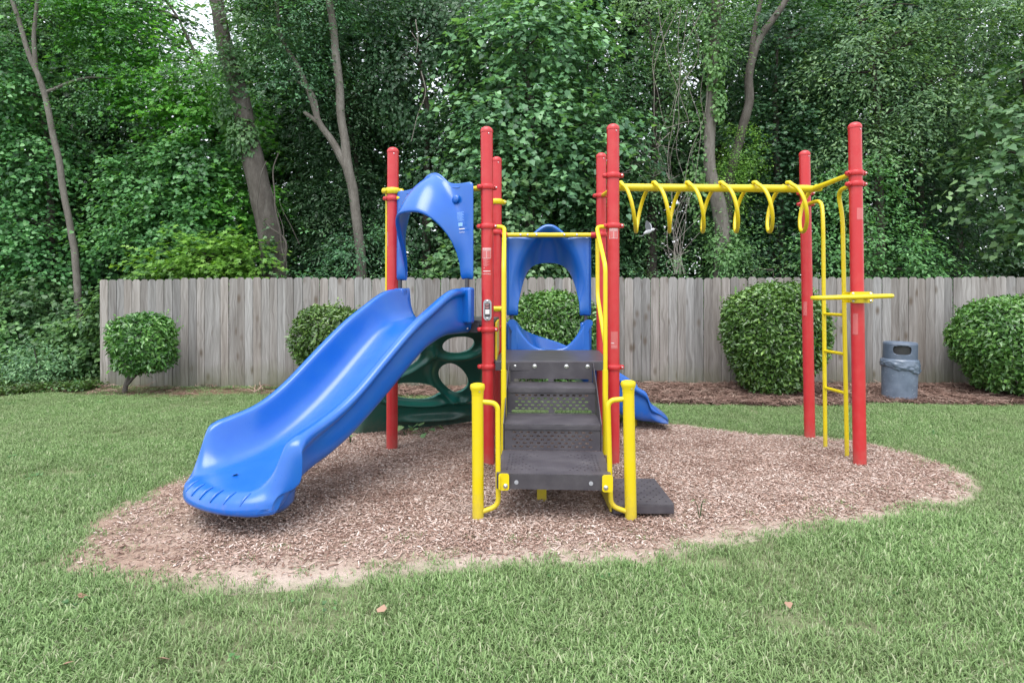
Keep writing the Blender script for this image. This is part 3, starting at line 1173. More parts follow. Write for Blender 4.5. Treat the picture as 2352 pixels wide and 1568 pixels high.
warning_sticker(P1, 2.017)
warning_sticker(P2, 2.205)
b = MB()
for k in range(9):
    grid_patch(b, -0.034, 0.028 - 0.012 * ((k * 7) % 3), 0.075 - k * 0.0085, 0.0775 - k * 0.0085, 0.0016, 1, 4)
grid_patch(b, -0.030, -0.020, -0.015, -0.005, 0.0016, 1, 2)
grid_patch(b, -0.036, 0.036, -0.043, -0.036, 0.0016, 0)
letters(b, 'PLAYWORLD', 0.0145, 0.0, -0.071, 0.0016, 0)
part('notice_sticker', wrap(b, P1, 1.885, PR, -95), [M['white_print'], M['pale_print']], P1[0], smooth=False)
for pst, z, hw, hh, face, lines in ((P2, 1.19, 0.034, 0.082, -88, 1), (P6, 2.385, 0.034, 0.055, -80, 0), (P6, 1.345, 0.024, 0.10, -140, 0),
                                    (P5, 1.47, 0.02, 0.08, -140, 0), (P0, 2.20, 0.022, 0.075, -150, 0)):
    b = MB()
    grid_patch(b, -hw, hw, -hh, hh, 0.0012, 0)
    if lines:
        grid_patch(b, -hw + 0.002, -hw + 0.030, -0.030, -0.024, 0.0018, 1, 3)
        for k in range(3):
            grid_patch(b, -hw + 0.004, hw - 0.012, -0.052 - 0.008 * k, -0.050 - 0.008 * k, 0.0018, 2, 3)
    part('faded_sticker', wrap(b, pst, z, PR, face), [M['sticker_red'], M['white_print'], M['pale_print']], pst[0], smooth=False)

# grey plate on the near post (its coded square is left blank)
c = along(P1, 1.478) + Vector((0.0, -PR - 0.004, 0))
Mp = Matrix.Translation(c) @ Matrix.Rotation(R(90), 4, 'X')
b = MB()
me = plate_mesh(rounded_rect(0.078, 0.20, 0.036), [], 0.014)
b.mesh(me, Mp, 0)
b.box((0, 0, 0.008), (0.052, 0.128, 0.003), Mp, 1)
b.box((0, -0.018, 0.0105), (0.040, 0.044, 0.002), Mp, 2)
for k, (w_, y_) in enumerate(((0.040, 0.052), (0.030, 0.044), (0.042, 0.026), (0.026, 0.018))):
    b.box((-0.003, y_, 0.0105), (w_, 0.004, 0.002), Mp, 3)
for y_ in (-0.082, 0.082):
    b.lathe([(0.010, 0.006), (0.010, 0.010), (0.006, 0.013), (0, 0.014)], 12, Mp @ Matrix.Translation((0, y_, 0)), 4)
part('information_plate', b, [M['grey_plate'], M['black_print'], M['white_print'], M['pink_print'], M['metal']], P1[0])


# ---------------------------------------------- slides
def interp(s, table):
    xs, ys = [a for a, _ in table], [b for _, b in table]
    return float(np.interp(s, xs, ys))


def smooth_interp(s, table, k=0.06):
    return sum(interp(s + d, table) for d in (-k, -k / 2, 0, k / 2, k)) / 5


def slide(name, path, rim, under, halfw, power, endround, mats, n_in=21, fat=lambda s_: 1.0):
    """path: list of (x, y, bed z); the other tables run over the length s along it"""
    P = [Vector(p) for p in path]
    s = [0.0]
    for a, c_ in zip(P, P[1:]):
        s.append(s[-1] + (c_ - a).xy.length)
    L = s[-1]
    rows, ring = [], None
    for i, (p, si) in enumerate(zip(P, s)):
        t = (P[min(i + 1, len(P) - 1)] - P[max(i - 1, 0)])
        t.z = 0
        t.normalize()
        e = Vector((-t.y, t.x, 0))          # to the left of travel
        bz, rz, uz, w, pw_ = p.z, rim(si), under(si), halfw(si), power(si)
        prof = []
        us = [math.copysign(abs(k) ** 0.42, k) for k in np.linspace(-1, 1, n_in)]
        edge = min(1.0, max(0.05, (rz - bz) / 0.09))
        for u in us:
            z = bz + (rz - 0.028 * edge - bz) * abs(u) ** pw_
            prof.append((w * u, z))
        lip = [(0.004, -0.014), (0.014, -0.002), (0.040, 0.002), (0.068, -0.002), (0.086, -0.018), (0.090, -0.046), (0.082, -0.070), (0.060, -0.082), (0.044, -0.094), (0.046, -0.125)]
        fs = fat(si)
        right = [(w + a * (0.5 + 0.5 * edge) * fs, max(rz + c_ * edge * fs, uz + 0.012)) for a, c_ in lip]
        right += [(w + 0.050, max(uz + 0.05 * edge + 0.010, min(rz - 0.14, uz + 0.10))), (w + 0.036, uz + 0.035 * edge + 0.004), (w + 0.004, uz + 0.006)]
        left = [(-a, c_) for a, c_ in right]
        bottom = [((w - 0.03) * u, uz) for u in us]
        loop = prof + right + bottom[::-1] + left[::-1]
        if ring is None: ring = len(loop)
        back = endround(si)
        row = []
        for l, z in loop:
            q = abs(l) / (w + 0.06)
            o = p + e * l - t * (back * (1 - math.sqrt(max(0.0, 1 - min(1.0, q * 0.93) ** 2))))
            row.append((o.x, o.y, z))
        rows.append(row)
    b = MB()
    vs_ = [q for r_ in rows for q in r_]
    fs_ = []
    for i in range(len(rows) - 1):
        for j in range(ring):
            j2 = (j + 1) % ring
            fs_.append((i * ring + j, (i + 1) * ring + j, (i + 1) * ring + j2, i * ring + j2))
    nr = (ring - 2 * n_in) // 2
    for base_, flip in ((0, False), ((len(rows) - 1) * ring, True)):
        for k in range(n_in - 1):
            q = (base_ + k, base_ + k + 1, base_ + 2 * n_in + nr - 2 - k, base_ + 2 * n_in + nr - 1 - k)
            fs_.append(q[::-1] if flip else q)
        r_ = [base_ + n_in - 1 + k for k in range(nr + 2)]
        fs_.append(tuple(r_) if flip else tuple(r_[::-1]))
        l_ = [base_ + 2 * n_in + nr - 1 + k for k in range(nr + 1)] + [base_]
        fs_.append(tuple(l_) if flip else tuple(l_[::-1]))
    b.add(vs_, fs_)
    o = part(name, b, mats, sharp=80)
    sub = o.modifiers.new('soft', 'SUBSURF')
    sub.levels = 1
    sub.render_levels = 1
    return o


EDGE_M = Vector((-0.745, 6.08, 0))
SD = Vector((-0.545, -0.838, 0)).normalized()
SN = Vector((SD.y, -SD.x, 0))        # across, towards the nearer side
if SN.x < 0: SN = -SN
bed_t = [(0, 1.375), (0.2, 1.37), (0.38, 1.33), (0.55, 1.235), (0.75, 1.08), (1.0, 0.875), (1.25, 0.685), (1.45, 0.555), (1.65, 0.455), (1.85, 0.385), (2.05, 0.34), (2.22, 0.325), (2.34, 0.308), (2.40, 0.290), (2.44, 0.260), (2.46, 0.220)]
rim_t = [(0, 1.70), (0.10, 1.67), (0.14, 1.68), (0.28, 1.68), (0.45, 1.60), (0.62, 1.50), (0.8, 1.40), (1.0, 1.255), (1.25, 1.06), (1.45, 0.90), (1.65, 0.775), (1.8, 0.715), (2.0, 0.668), (2.14, 0.645), (2.22, 0.58), (2.29, 0.45), (2.35, 0.35), (2.40, 0.300), (2.44, 0.268), (2.46, 0.228)]
und_t = [(0, 1.25), (0.30, 1.245), (0.42, 1.22), (0.62, 1.14), (0.8, 1.02), (1.05, 0.83), (1.3, 0.65), (1.5, 0.52), (1.7, 0.425), (1.9, 0.36), (2.05, 0.30), (2.15, 0.235), (2.25, 0.19), (2.36, 0.170), (2.44, 0.175), (2.46, 0.195)]
path = [EDGE_M + SD * s_ + Vector((0, 0, smooth_interp(s_, bed_t) if 0.05 < s_ < 2.28 else interp(s_, bed_t)))
        for s_ in list(np.linspace(0, 1.9, 32)) + list(np.linspace(1.95, 2.34, 14)) + [2.37, 2.40, 2.42, 2.44, 2.452, 2.46]]
big = slide('slide', path, lambda s_: smooth_interp(s_, rim_t, 0.07) if s_ < 2.34 else interp(s_, rim_t), lambda s_: interp(s_, und_t),
            lambda s_: interp(s_, [(0, 0.375), (1.8, 0.375), (2.08, 0.42), (2.2, 0.445), (2.46, 0.445)]),
            lambda s_: interp(s_, [(0, 7), (0.4, 8), (0.9, 8), (1.7, 7), (2.1, 6), (2.44, 6)]),
            lambda s_: interp(s_, [(1.92, 0.0), (2.16, 0.10), (2.46, 0.38)]), M['blue'],
            fat=lambda s_: interp(s_, [(0, 0.7), (0.25, 0.9), (0.5, 1.0), (1.7, 1.0), (2.1, 1.3), (2.28, 1.3), (2.46, 0.9)]))
# the pedestal under the exit
b = MB()
c0 = EDGE_M + SD * 2.08 + Vector((0, 0, 0))
Mx = Matrix.Translation(c0) @ Matrix.Rotation(math.atan2(SD.y, SD.x), 4, 'Z')
b.lathe([(0.0, 0.10), (0.20, 0.105), (0.28, 0.13), (0.32, 0.18), (0.33, 0.26)], 40, Mx, sx=0.70, sy=1.25)
part('exit_foot', b, M['blue'], big)
# grip ridges round the lip
def on_lip(l, s_):
    q = abs(l) / 0.505
    return EDGE_M + SD * (s_ - interp(s_, [(1.92, 0.0), (2.16, 0.10), (2.46, 0.38)]) * (1 - math.sqrt(1 - min(1.0, q * 0.93) ** 2))) + SN * l


for k in range(7):
    l = -0.36 + 0.115 * k
    b = MB()
    pts = []
    for s_ in (2.345, 2.37, 2.40, 2.425, 2.445):
        z_ = interp(s_, bed_t) + (interp(s_, rim_t) - 0.02 - interp(s_, bed_t)) * (abs(l) / 0.445) ** 6
        pts.append(on_lip(l * (1 - 0.02 * (2.44 - s_)), s_) + Vector((0, 0, z_ + 0.001)))
    b.tube(pts, [0.004, 0.009, 0.011, 0.010, 0.005], 10)
    part('grip_ridge', b, M['blue'], big)
# bolt recess at the near bottom corner of the entrance
b = MB()
bc = EDGE_M + SD * 0.10 + SN * 0.449 + Vector((0, 0, 1.30))
b.lathe([(0.010, -0.004), (0.010, 0.004), (0.005, 0.007), (0, 0.007)], 12, Matrix.Translation(bc) @ SN.to_track_quat('Z', 'Y').to_matrix().to_4x4())
part('bolt', b, M['metal'], big)

big['label'] = 'big straight blue slide facing the lawn'
# the second, curved slide at the back
cp = smooth_path([(0.44, 6.98, 0.985), (0.45, 7.15, 0.965), (0.50, 7.35, 0.85), (0.65, 7.50, 0.68), (0.90, 7.56, 0.50), (1.2, 7.56, 0.37), (1.5, 7.54, 0.28), (1.70, 7.53, 0.235), (1.84, 7.52, 0.20), (1.90, 7.52, 0.13)], 6)
Ls = 0
for a, c_ in zip(cp, cp[1:]): Ls += (c_ - a).xy.length
small = slide('slide', cp, lambda s_: interp(s_, [(0, 1.34), (0.12, 1.32), (0.3, 1.22), (0.55, 1.08), (0.9, 0.86), (Ls - 0.62, 0.67), (Ls - 0.29, 0.475), (Ls - 0.22, 0.33), (Ls - 0.08, 0.225), (Ls, 0.14)]),
              lambda s_: interp(s_, [(0, 0.86), (0.5, 0.76), (0.9, 0.45), (Ls - 0.6, 0.20), (Ls - 0.35, 0.12), (Ls - 0.1, 0.10), (Ls, 0.09)]),
              lambda s_: interp(s_, [(0, 0.40), (0.3, 0.34), (Ls, 0.33)]), lambda s_: interp(s_, [(0, 2.4), (0.3, 4), (Ls, 5)]),
              lambda s_: interp(s_, [(Ls - 0.3, 0.0), (Ls, 0.12)]), M['blue'])
b = MB()
b.tube([(1.50, 7.45, -0.1), (1.50, 7.45, 0.2)], 0.04, 16)
part('slide_support', b, M['yellow'], small)


small['label'] = 'small curved blue slide behind the stairs'
# ---------------------------------------------- hoods over the slide entrances
def hood(centre, out, deck, hw, mirror_text=False):
    """a moulded panel with an arched opening whose crown is drawn out into a canopy"""
    out = Vector(out).normalized()
    ac = Vector((-out.y, out.x, 0))
    N_, rows = 49, 9
    def P_(l, h, f): return Vector(centre) + ac * l + out * f + Vector((0, 0, deck + h))
    vs_, fs_ = [], []
    k_ = hw / 0.48
    for i in range(N_):
        th = math.pi * i / (N_ - 1)
        c_, s_ = math.cos(th), math.sin(th)
        sg = 1 if c_ >= 0 else -1
        # crease where the canopy leaves the panel
        al, ah = 0.425 * k_ * c_ * (0.62 + 0.38 * c_ * c_), 0.39 + 1.045 * s_ ** 0.7
        # lip of the opening
        bl = sg * 0.345 * k_ * abs(c_) ** 0.72
        bh = 0.39 + 0.655 * abs(s_) ** 0.70
        bf = 0.36 * s_ ** 1.4
        # outer border of the panel
        d = min(i, N_ - 1 - i) / ((N_ - 1) / 2)
        if d < 0.55:
            ol, oh = sg * 0.48 * k_ + 0.0, 0.39 + 0.94 * (d / 0.55)
        else:
            q = (d - 0.55) / 0.45
            ol = sg * 0.48 * k_ * (1 - q)
            oh = 1.33 + 0.135 * math.exp(-abs(ol / (0.175 * k_)) ** 2.8) - 0.02 * math.sin(q * math.pi) ** 2
        row = [(ol, oh, -0.012), (ol * 0.985, oh - 0.008 * (d > .3), 0.006), ((ol * 0.55 + al * 0.45), oh * 0.55 + ah * 0.45, 0.006), (al * 1.03, ah - 0.004, 0.010)]
        for t in (0.25, 0.5, 0.75, 0.93, 1.0):
            bl_ = al + (bl - al) * t
            bh_ = ah + (bh - ah) * t + 0.055 * s_ * math.sin(t * math.pi)
            row.append((bl_, bh_, 0.012 + (bf) * t ** 0.85))
        row.append((bl * 0.985, bh - 0.028 * s_, 0.008 + bf * 0.985))
        vs_ += [P_(*q) for q in row]
    m = len(row)
    for i in range(N_ - 1):
        for j in range(m - 1):
            fs_.append((i * m + j, i * m + j + 1, (i + 1) * m + j + 1, (i + 1) * m + j))
    b = MB()
    b.add(vs_, fs_)
    o = part('hood', b, M['blue'], sharp=80)
    so = o.modifiers.new('wall', 'SOLIDIFY')
    so.thickness = 0.042
    so.offset = 1.0
    so.use_even_offset = False
    su = o.modifiers.new('soft', 'SUBSURF')
    su.levels = su.render_levels = 1
    for sg in (-1, 1):
        b = MB()
        b.tube([P_(sg * 0.415 * k_, 0.40, 0.012), P_(sg * 0.415 * k_, 0.27, 0.012)], 0.021, 16)
        part('spacer_tube', b, M['dark_tube'], o)
        # raised block of the slide that carries the hood
        b = MB()
        b.box((0, 0, 0), (0.13, 0.085, 0.34), Matrix.Translation(P_(sg * 0.415 * k_, 0.145, 0.01)) @ Matrix.Rotation(math.atan2(ac.y, ac.x), 4, 'Z'))
        part('entrance_block', b, M['blue'], o, bevel=0.022, bseg=3)
    return o, P_, ac, out


h1, HP, hac, hout = hood(EDGE_M + SD * 0.075, SD, DZ2, 0.50)
near = 1 if hac.x > 0 else -1
# round boss and notice on the near side of the first hood
b = MB()
Mb = Matrix.Translation(HP(near * 0.315, 1.165, 0.045)) @ hout.to_track_quat('Z', 'Y').to_matrix().to_4x4()
b.lathe([(0.040, -0.02), (0.039, 0.000), (0.033, 0.006), (0.018, 0.010), (0, 0.011)], 28, Mb)
part('boss', b, M['blue'], h1)
b = MB()
Xn = -hac if near < 0 else hac
Mt = Matrix((( Xn.x, 0, hout.x, 0), (Xn.y, 0, hout.y, 0), (0, 1, 0, 0), (0, 0, 0, 1)))
Mt = Matrix.Translation(HP(near * 0.385, 0.945, 0.052)) @ Mt
q = MB()
for k in range(11):
    grid_patch(q, -0.042, 0.042 - 0.010 * ((k * 5) % 3), 0.085 - 0.0085 * k, 0.0875 - 0.0085 * k, 0, 1, 2)
q.box((0, -0.03, 0), (0.05, 0.035, 0.001), None, 1)
grid_patch(q, -0.05, 0.05, -0.078, -0.068, 0, 0, 2)
letters(q, 'PLAYWORLD', 0.0165, 0, -0.110, 0, 0)
q.v = [tuple(Mt @ Vector(p)) for p in q.v]
part('notice_sticker', q, [M['white_print'], M['blue_print']], h1, smooth=False)

h2, HP2, hac2, hout2 = hood((0.43, 7.075, 0), (0.03, 1, 0), DZ1, 0.50)

# cross bars that carry the hoods
b = MB()
a0, a1 = along(P4, 2.315), along(P3, 2.315)
dx = (a1 - a0).normalized()
b.tube([a0 + dx * 0.09 - Vector((0, 0.02, 0)), a1 - dx * 0.09 - Vector((0, 0.02, 0))], 0.0265, 18)
for t in (0.15, 0.23, 0.33, 0.64, 0.78):
    c_ = a0 + (a1 - a0) * (0.10 + t * 0.85) - Vector((0, 0.02 + 0.026, 0))
    b.lathe([(0.012, -0.003), (0.012, 0.003), (0.007, 0.008), (0, 0.009)], 12, Matrix.Translation(c_) @ Matrix.Rotation(R(90), 4, 'X'), 1)
for e_, s_ in ((a0, 1), (a1, -1)):
    b.tube([e_ + dx * s_ * 0.06 - Vector((0, 0.02, 0)), e_ + dx * s_ * 0.125 - Vector((0, 0.02, 0))], 0.033, 18, 2)
part('hood_crossbar', b, [M['yellow'], M['metal'], M['red']])
b = MB()
a0, a1 = along(P0, 2.625), along(P1, 2.65)
dx = (a1 - a0).normalized()
b.tube([a0 + dx * 0.07, a1 - dx * 0.07], 0.0265, 18)
part('hood_crossbar', b, M['yellow'])

# ---------------------------------------------- decks
def deck_poly(pts, z, name):
    b = MB()
    n_ = len(pts)
    top = [(p[0], p[1], z) for p in pts]
    low = [(p[0], p[1], z - 0.055) for p in pts]
    b.add(top + low, [tuple(range(n_)), tuple(reversed(range(n_, 2 * n_)))] + [(i, n_ + i, n_ + (i + 1) % n_, (i + 1) % n_) for i in range(n_)])
    return part(name, b, M['tread'], smooth=False, bevel=0.008)


deck_poly([(-0.155, 5.745), (0.885, 5.745), (0.935, 5.86), (1.0, 6.94), (0.95, 7.02), (-0.085, 7.02), (-0.11, 6.93), (-0.175, 5.87)], DZ1, 'deck')
deck_poly([(-1.19, 6.40), (-1.16, 6.29), (-0.30, 5.85), (-0.20, 5.88), (-0.15, 6.93), (-0.23, 6.97)], DZ2, 'deck')
b = MB()
b.box((0.372, 5.748, 0.945), (1.06, 0.012, 0.085))
b.box((-0.45, 5.905, 1.30), (0.30, 0.012, 0.09), Matrix.Translation((-0.45, 5.905, 1.3)) @ Matrix.Rotation(-0.48, 4, 'Z') @ Matrix.Translation((0.45, -5.905, -1.3)))
part('deck_skirt', b, M['vinyl'], smooth=False, bevel=0.003)
b = MB()
b.box((-0.155, 6.40, 1.17), (0.02, 1.06, 0.36))
part('riser_panel', b, M['yellow'], smooth=False, bevel=0.004)

# ---------------------------------------------- stairs
XL, XR = -0.022, 0.762
XC, XW = (XL + XR) / 2, XR - XL
Z0, Z1, Z2 = 0.354, 0.566, 0.793
Y0, Y1, Y2, Y3 = 4.256, 4.907, 5.365, 5.735


ST_M = Matrix.Translation((XC, Y3, 0)) @ Matrix.Rotation(R(-3.0), 4, 'Z') @ Matrix.Translation((-XC, -Y3, 0))


def st_part(name, mb, mats, **kw):
    mb.v = [tuple(ST_M @ Vector(p)) for p in mb.v]
    return part(name, mb, mats, **kw)


def slot(cx, cy, w, h, n=3):
    return [(cx + x_, cy + y_) for x_, y_ in rounded_rect(w, h, min(w, h) / 2 * 0.9, n)]


def riser(y, z0, z1, rows, n_even, gap, extra=0):
    hgt = z1 - z0
    holes = []
    for r_ in range(rows):
        yy = hgt / 2 - 0.035 - r_ * 0.029
        k_ = n_even - (r_ % 2)
        for j in range(k_):
            xx = (j - (k_ - 1) / 2) * (XW - 0.11) / n_even
            holes.append(slot(xx, yy, 0.031, 0.0135))
    if gap:
        for s_ in (-1, 1):
            holes.append(slot(s_ * 0.19, -hgt / 2 + 0.019, 0.33, 0.026))
    me = plate_mesh(rounded_rect(XW - 0.006, hgt - 0.004, 0.004, 2), holes, 0.006)
    b = MB()
    b.mesh(me, Matrix.Translation((XC, y, (z0 + z1) / 2)) @ Matrix.Rotation(R(90), 4, 'X'), 0)
    return b


st_mats = [M['vinyl'], M['metal']]
st_part('riser', riser(Y1 + 0.012, Z0, Z1 - 0.03, 5, 12, False), st_mats, smooth=False)
st_part('riser', riser(Y2 + 0.012, Z1, Z2 - 0.03, 5, 12, True), st_mats, smooth=False)
b = riser(Y3, Z2, DZ1 - 0.012, 0, 12, True)
for x_ in (0.04, 0.225, 0.525, 0.725):
    b.lathe([(0.020, -0.002), (0.020, 0.002), (0.011, 0.003), (0.011, 0.008), (0.006, 0.011), (0, 0.011)], 14, Matrix.Translation((x_ - 0.01, Y3 - 0.004, DZ1 - 0.045)) @ Matrix.Rotation(R(90), 4, 'X'), 1)
st_part('riser', b, st_mats, smooth=False)


def tread(z, yf, yb, x0, x1, holes, lip=0.035, name='tread', thick=0.008):
    w, d_ = x1 - x0, yb - yf
    me = plate_mesh(rounded_rect(w, d_, 0.01, 3), holes, thick)
    b = MB()
    b.mesh(me, Matrix.Translation(((x0 + x1) / 2, (yf + yb) / 2, z - thick / 2)), 0)
    b.box(((x0 + x1) / 2, yf + 0.006, z - lip / 2 - thick), (w - 0.004, 0.012, lip), None, 1)
    return b


st_part('tread', tread(Z2, Y2, Y3 - 0.004, XL, XR, []), [M['tread'], M['vinyl']], smooth=False, bevel=0.003)
st_part('tread', tread(Z1, Y1, Y2 + 0.008, XL, XR, []), [M['tread'], M['vinyl']], smooth=False, bevel=0.003)
# stringers either side of the two upper steps
for x_ in (XL - 0.005, XR + 0.005):
    me = plate_mesh([(Y1, Z1 - 0.25), (Y1, Z1 + 0.004), (Y2, Z2 + 0.03), (Y3, DZ1 - 0.01), (Y3, Z2 - 0.06), (Y2 + 0.05, Z1 - 0.02), (Y1 + 0.05, Z0 - 0.03)], [], 0.006)
    b = MB()
    b.mesh(me, Matrix.Translation((x_, 0, 0)) @ Matrix(((0, 0, 1, 0), (1, 0, 0, 0), (0, 1, 0, 0), (0, 0, 0, 1))), 0)
    st_part('stringer', b, M['vinyl'], smooth=False)
# transfer platform with drilled wings
TX0, TX1 = XL - 0.012, XR + 0.012
hl = []
for s_ in (-1, 1):
    for i_ in range(9):
        for j_ in range(10):
            if j_ % 2 == i_ % 2 or i_ < 2:
                xx, yy = s_ * (0.335 - i_ * 0.027), -0.22 + j_ * 0.047
                if abs(yy) < 0.235 - 0.0 and abs(yy) > 0.028 * (i_ - 3):
                    hl.append([(xx + 0.0080 * math.cos(a), yy + 0.0080 * math.sin(a)) for a in np.linspace(0, 2 * math.pi, 8, endpoint=False)])
b = tread(Z0, Y0, Y1 + 0.008, TX0, TX1, hl, 0.10)
for x_ in (TX0 + 0.004, TX1 - 0.004):
    b.box((x_, (Y0 + Y1) / 2, Z0 - 0.055), (0.008, Y1 - Y0 - 0.02, 0.09), None, 1)
for x_ in (XC - 0.262, XC + 0.262):
    b.lathe([(0.015, -0.002), (0.015, 0.003), (0, 0.004)], 14, Matrix.Translation((x_, Y0, Z0 - 0.06)) @ Matrix.Rotation(R(90), 4, 'X'), 2)
st_part('transfer_platform', b, [M['tread'], M['vinyl'], M['grey_plate']], smooth=False, bevel=0.003)
b = MB()
b.box((XC - 0.085, 4.75, 0.11), (0.075, 0.06, 0.30))
st_part('platform_leg', b, M['yellow'], smooth=False, bevel=0.006)
# the lower step beside it
lx0, lx1, ly0, ly1, lz = 0.725, 1.165, 4.34, 4.96, 0.115
hl = []
for i_ in range(11):
    for j_ in range(11):
        if (i_ + j_) % 2 == 0:
            xx, yy = -0.175 + i_ * 0.035, -0.25 + j_ * 0.05
            hl.append([(xx + 0.0085 * math.cos(a), yy + 0.0085 * math.sin(a)) for a in np.linspace(0, 2 * math.pi, 8, endpoint=False)])
b = tread(lz, ly0, ly1, lx0, lx1, hl, 0.060)
for x_ in (lx0 + 0.004, lx1 - 0.004):
    b.box((x_, (ly0 + ly1) / 2, lz - 0.040), (0.008, ly1 - ly0 - 0.02, 0.060), None, 1)
part('lower_step', b, [M['tread'], M['vinyl']], smooth=False, bevel=0.003)
b = MB()
b.box((0.715, 4.62, 0.11), (0.014, 0.5, 0.12))
part('step_bracket', b, M['yellow'], smooth=False, bevel=0.003)

# grab posts with looped rails
for bx, tx, s_, hh in ((-0.243, -0.247, 1, 0.985), (0.852, 0.832, -1, 1.005)):
    gp = post((bx, 4.335, 0), (tx, 4.335, hh), 0.0415, 'yellow', 'knob')
    xo = s_ * 0.145
    b = MB()
    zt, zb = hh - 0.135, 0.085
    b.tube(bend([(tx + s_ * 0.03, 4.335, zt), (tx + xo, 4.335, zt - 0.01), (bx + xo, 4.335, zb + 0.02), (bx + s_ * 0.03, 4.335, zb - 0.02)], 0.095, 8), 0.0185, 16)
    part('grab_rail', b, M['yellow'], gp[0])
    me = plate_mesh(rounded_rect(0.075, 0.118, 0.018), [], 0.008)
    b = MB()
    px_ = bx + xo + s_ * 0.040
    b.mesh(me, Matrix.Translation((px_, 4.262 if s_ > 0 else 4.226, Z0 - 0.055)) @ Matrix.Rotation(R(90), 4, 'X'), 0)
    b.box((bx + xo + s_ * 0.012, 4.285, Z0 - 0.055), (0.008, 0.085, 0.10), None, 0)
    b.lathe([(0.017, 0), (0.017, 0.005), (0.010, 0.006), (0.010, 0.012), (0, 0.014)], 14, Matrix.Translation((px_ + s_ * 0.012, 4.258 if s_ > 0 else 4.222, Z0 - 0.083)) @ Matrix.Rotation(R(90), 4, 'X'), 1)
    part('rail_bracket', b, [M['yellow'], M['metal']], gp[0], bevel=0.002)

# stair handrails
for pst, s_, xr in ((P1, 1, -0.072), (P2, -1, 0.808)):
    a0 = along(pst, 2.272)
    fr = [(a0.x + s_ * 0.062, a0.y, 2.275), (xr, 5.76, 2.265), (xr, 5.70, 2.20), (xr, 5.24, 1.87), (xr, 5.24, 0.245)]
    b = MB()
    b.tube(bend(fr, 0.07, 8), 0.0195, 16)
    b.tube([(xr, 5.24, 0.97), (xr, 5.24, 0.24)], 0.024, 16)
    b.tube(bend([(xr, 5.72, 2.15), (xr, 5.71, 1.60), (xr, 5.25, 1.20)], 0.09, 8), 0.0195, 16)
    part('handrail', b, M['yellow'])

# grab pipes at the top of the climber
NB = Vector((-0.5, 0.866, 0))
for pst, off in ((P0, Vector((-0.070, 0.06, 0))), (P4, Vector((-0.125, 0.12, 0)))):
    zt, zb = (2.70, 1.20) if pst is P0 else (2.695, 1.465)
    a0, a1 = along(pst, zt), along(pst, zb)
    b = MB()
    b.tube(bend([a0 + off * 0.4, a0 + off + Vector((0, 0, 0.01)), a1 + off, a1 + off * 0.3], 0.07, 8), 0.0195, 16)
    part('grab_pipe', b, M['yellow'])
b = MB()
b.lathe([(PR + 0.001, -0.03), (PR + 0.008, -0.03), (PR + 0.008, 0.03), (PR + 0.001, 0.03)], 28, Matrix.Translation(along(P4, 1.465)))
b.tube([along(P4, 1.465) + Vector((-0.05, -0.05, 0)), along(P4, 1.465) + Vector((0.08, -0.05, 0))], 0.03, 14)
part('pipe_collar', b, M['yellow'], P4[0])


# ---------------------------------------------- the moulded climbing wall
CT0, CT1 = Vector((-1.27, 6.50, 1.36)), Vector((-0.23, 7.06, 1.36))
CB0, CB1 = Vector((-1.86, 6.98, -0.04)), Vector((-0.32, 7.62, -0.04))
cn = (CT1 - CT0).cross(CB0 - CT0).normalized()
if cn.y > 0: cn = -cn
ex = (CT1 - CT0).normalized()
ez = cn.cross(ex)
if ez.z < 0: ez = -ez


def on_wall(px, py):
    d_ = Vector(((px - 1176) / F, 1.0, (682 - py) / F))
    o_ = Vector((0, 0, EYE))
    t_ = (CT0 - o_).dot(cn) / d_.dot(cn)
    q_ = o_ + d_ * t_ - CT0
    return q_.dot(ex), q_.dot(ez)


HOLES = []
for (cx, cy, ax_, ay_, rot, pw_) in ((1054, 792, 34, 17, 0.0, 2.3), (930, 829, 36, 16, 0.5, 2.2), (1043, 868, 42, 21, -0.80, 2.3), (954, 898, 54, 18, -0.17, 2.4)):
    u0, v0 = on_wall(cx, cy)
    u1, v1 = on_wall(cx + 10, cy)
    k_ = math.hypot(u1 - u0, v1 - v0) / 10
    HOLES.append((u0, v0, ax_ * k_ * 1.03, ay_ * k_ * 1.12, rot, pw_))
nu, nv = 200, 200
V2 = np.zeros((nv + 1, nu + 1, 2))
for j in range(nv + 1):
    a_, c_ = CT0.lerp(CB0, j / nv), CT1.lerp(CB1, j / nv)
    for i in range(nu + 1):
        q_ = a_.lerp(c_, i / nu) - CT0
        V2[j, i] = (q_.dot(ex), q_.dot(ez))
V2 = V2.reshape(-1, 2)
dep = np.zeros(len(V2))
i_ = np.arange(nu * nv)
r_, c_ = i_ // nu, i_ % nu
quads = np.stack([r_ * (nu + 1) + c_, r_ * (nu + 1) + c_ + 1, (r_ + 1) * (nu + 1) + c_ + 1, (r_ + 1) * (nu + 1) + c_], 1)
gone = np.zeros(len(quads), bool)


def hole_r(Q, hole):
    hx, hy, ra, rb, rot, pw_ = hole
    cs, sn = math.cos(rot), math.sin(rot)
    A_, B_ = ((Q[:, 0] - hx) * cs + (Q[:, 1] - hy) * sn) / ra, (-(Q[:, 0] - hx) * sn + (Q[:, 1] - hy) * cs) / rb
    return (np.abs(A_) ** pw_ + np.abs(B_) ** pw_) ** (1 / pw_), A_, B_


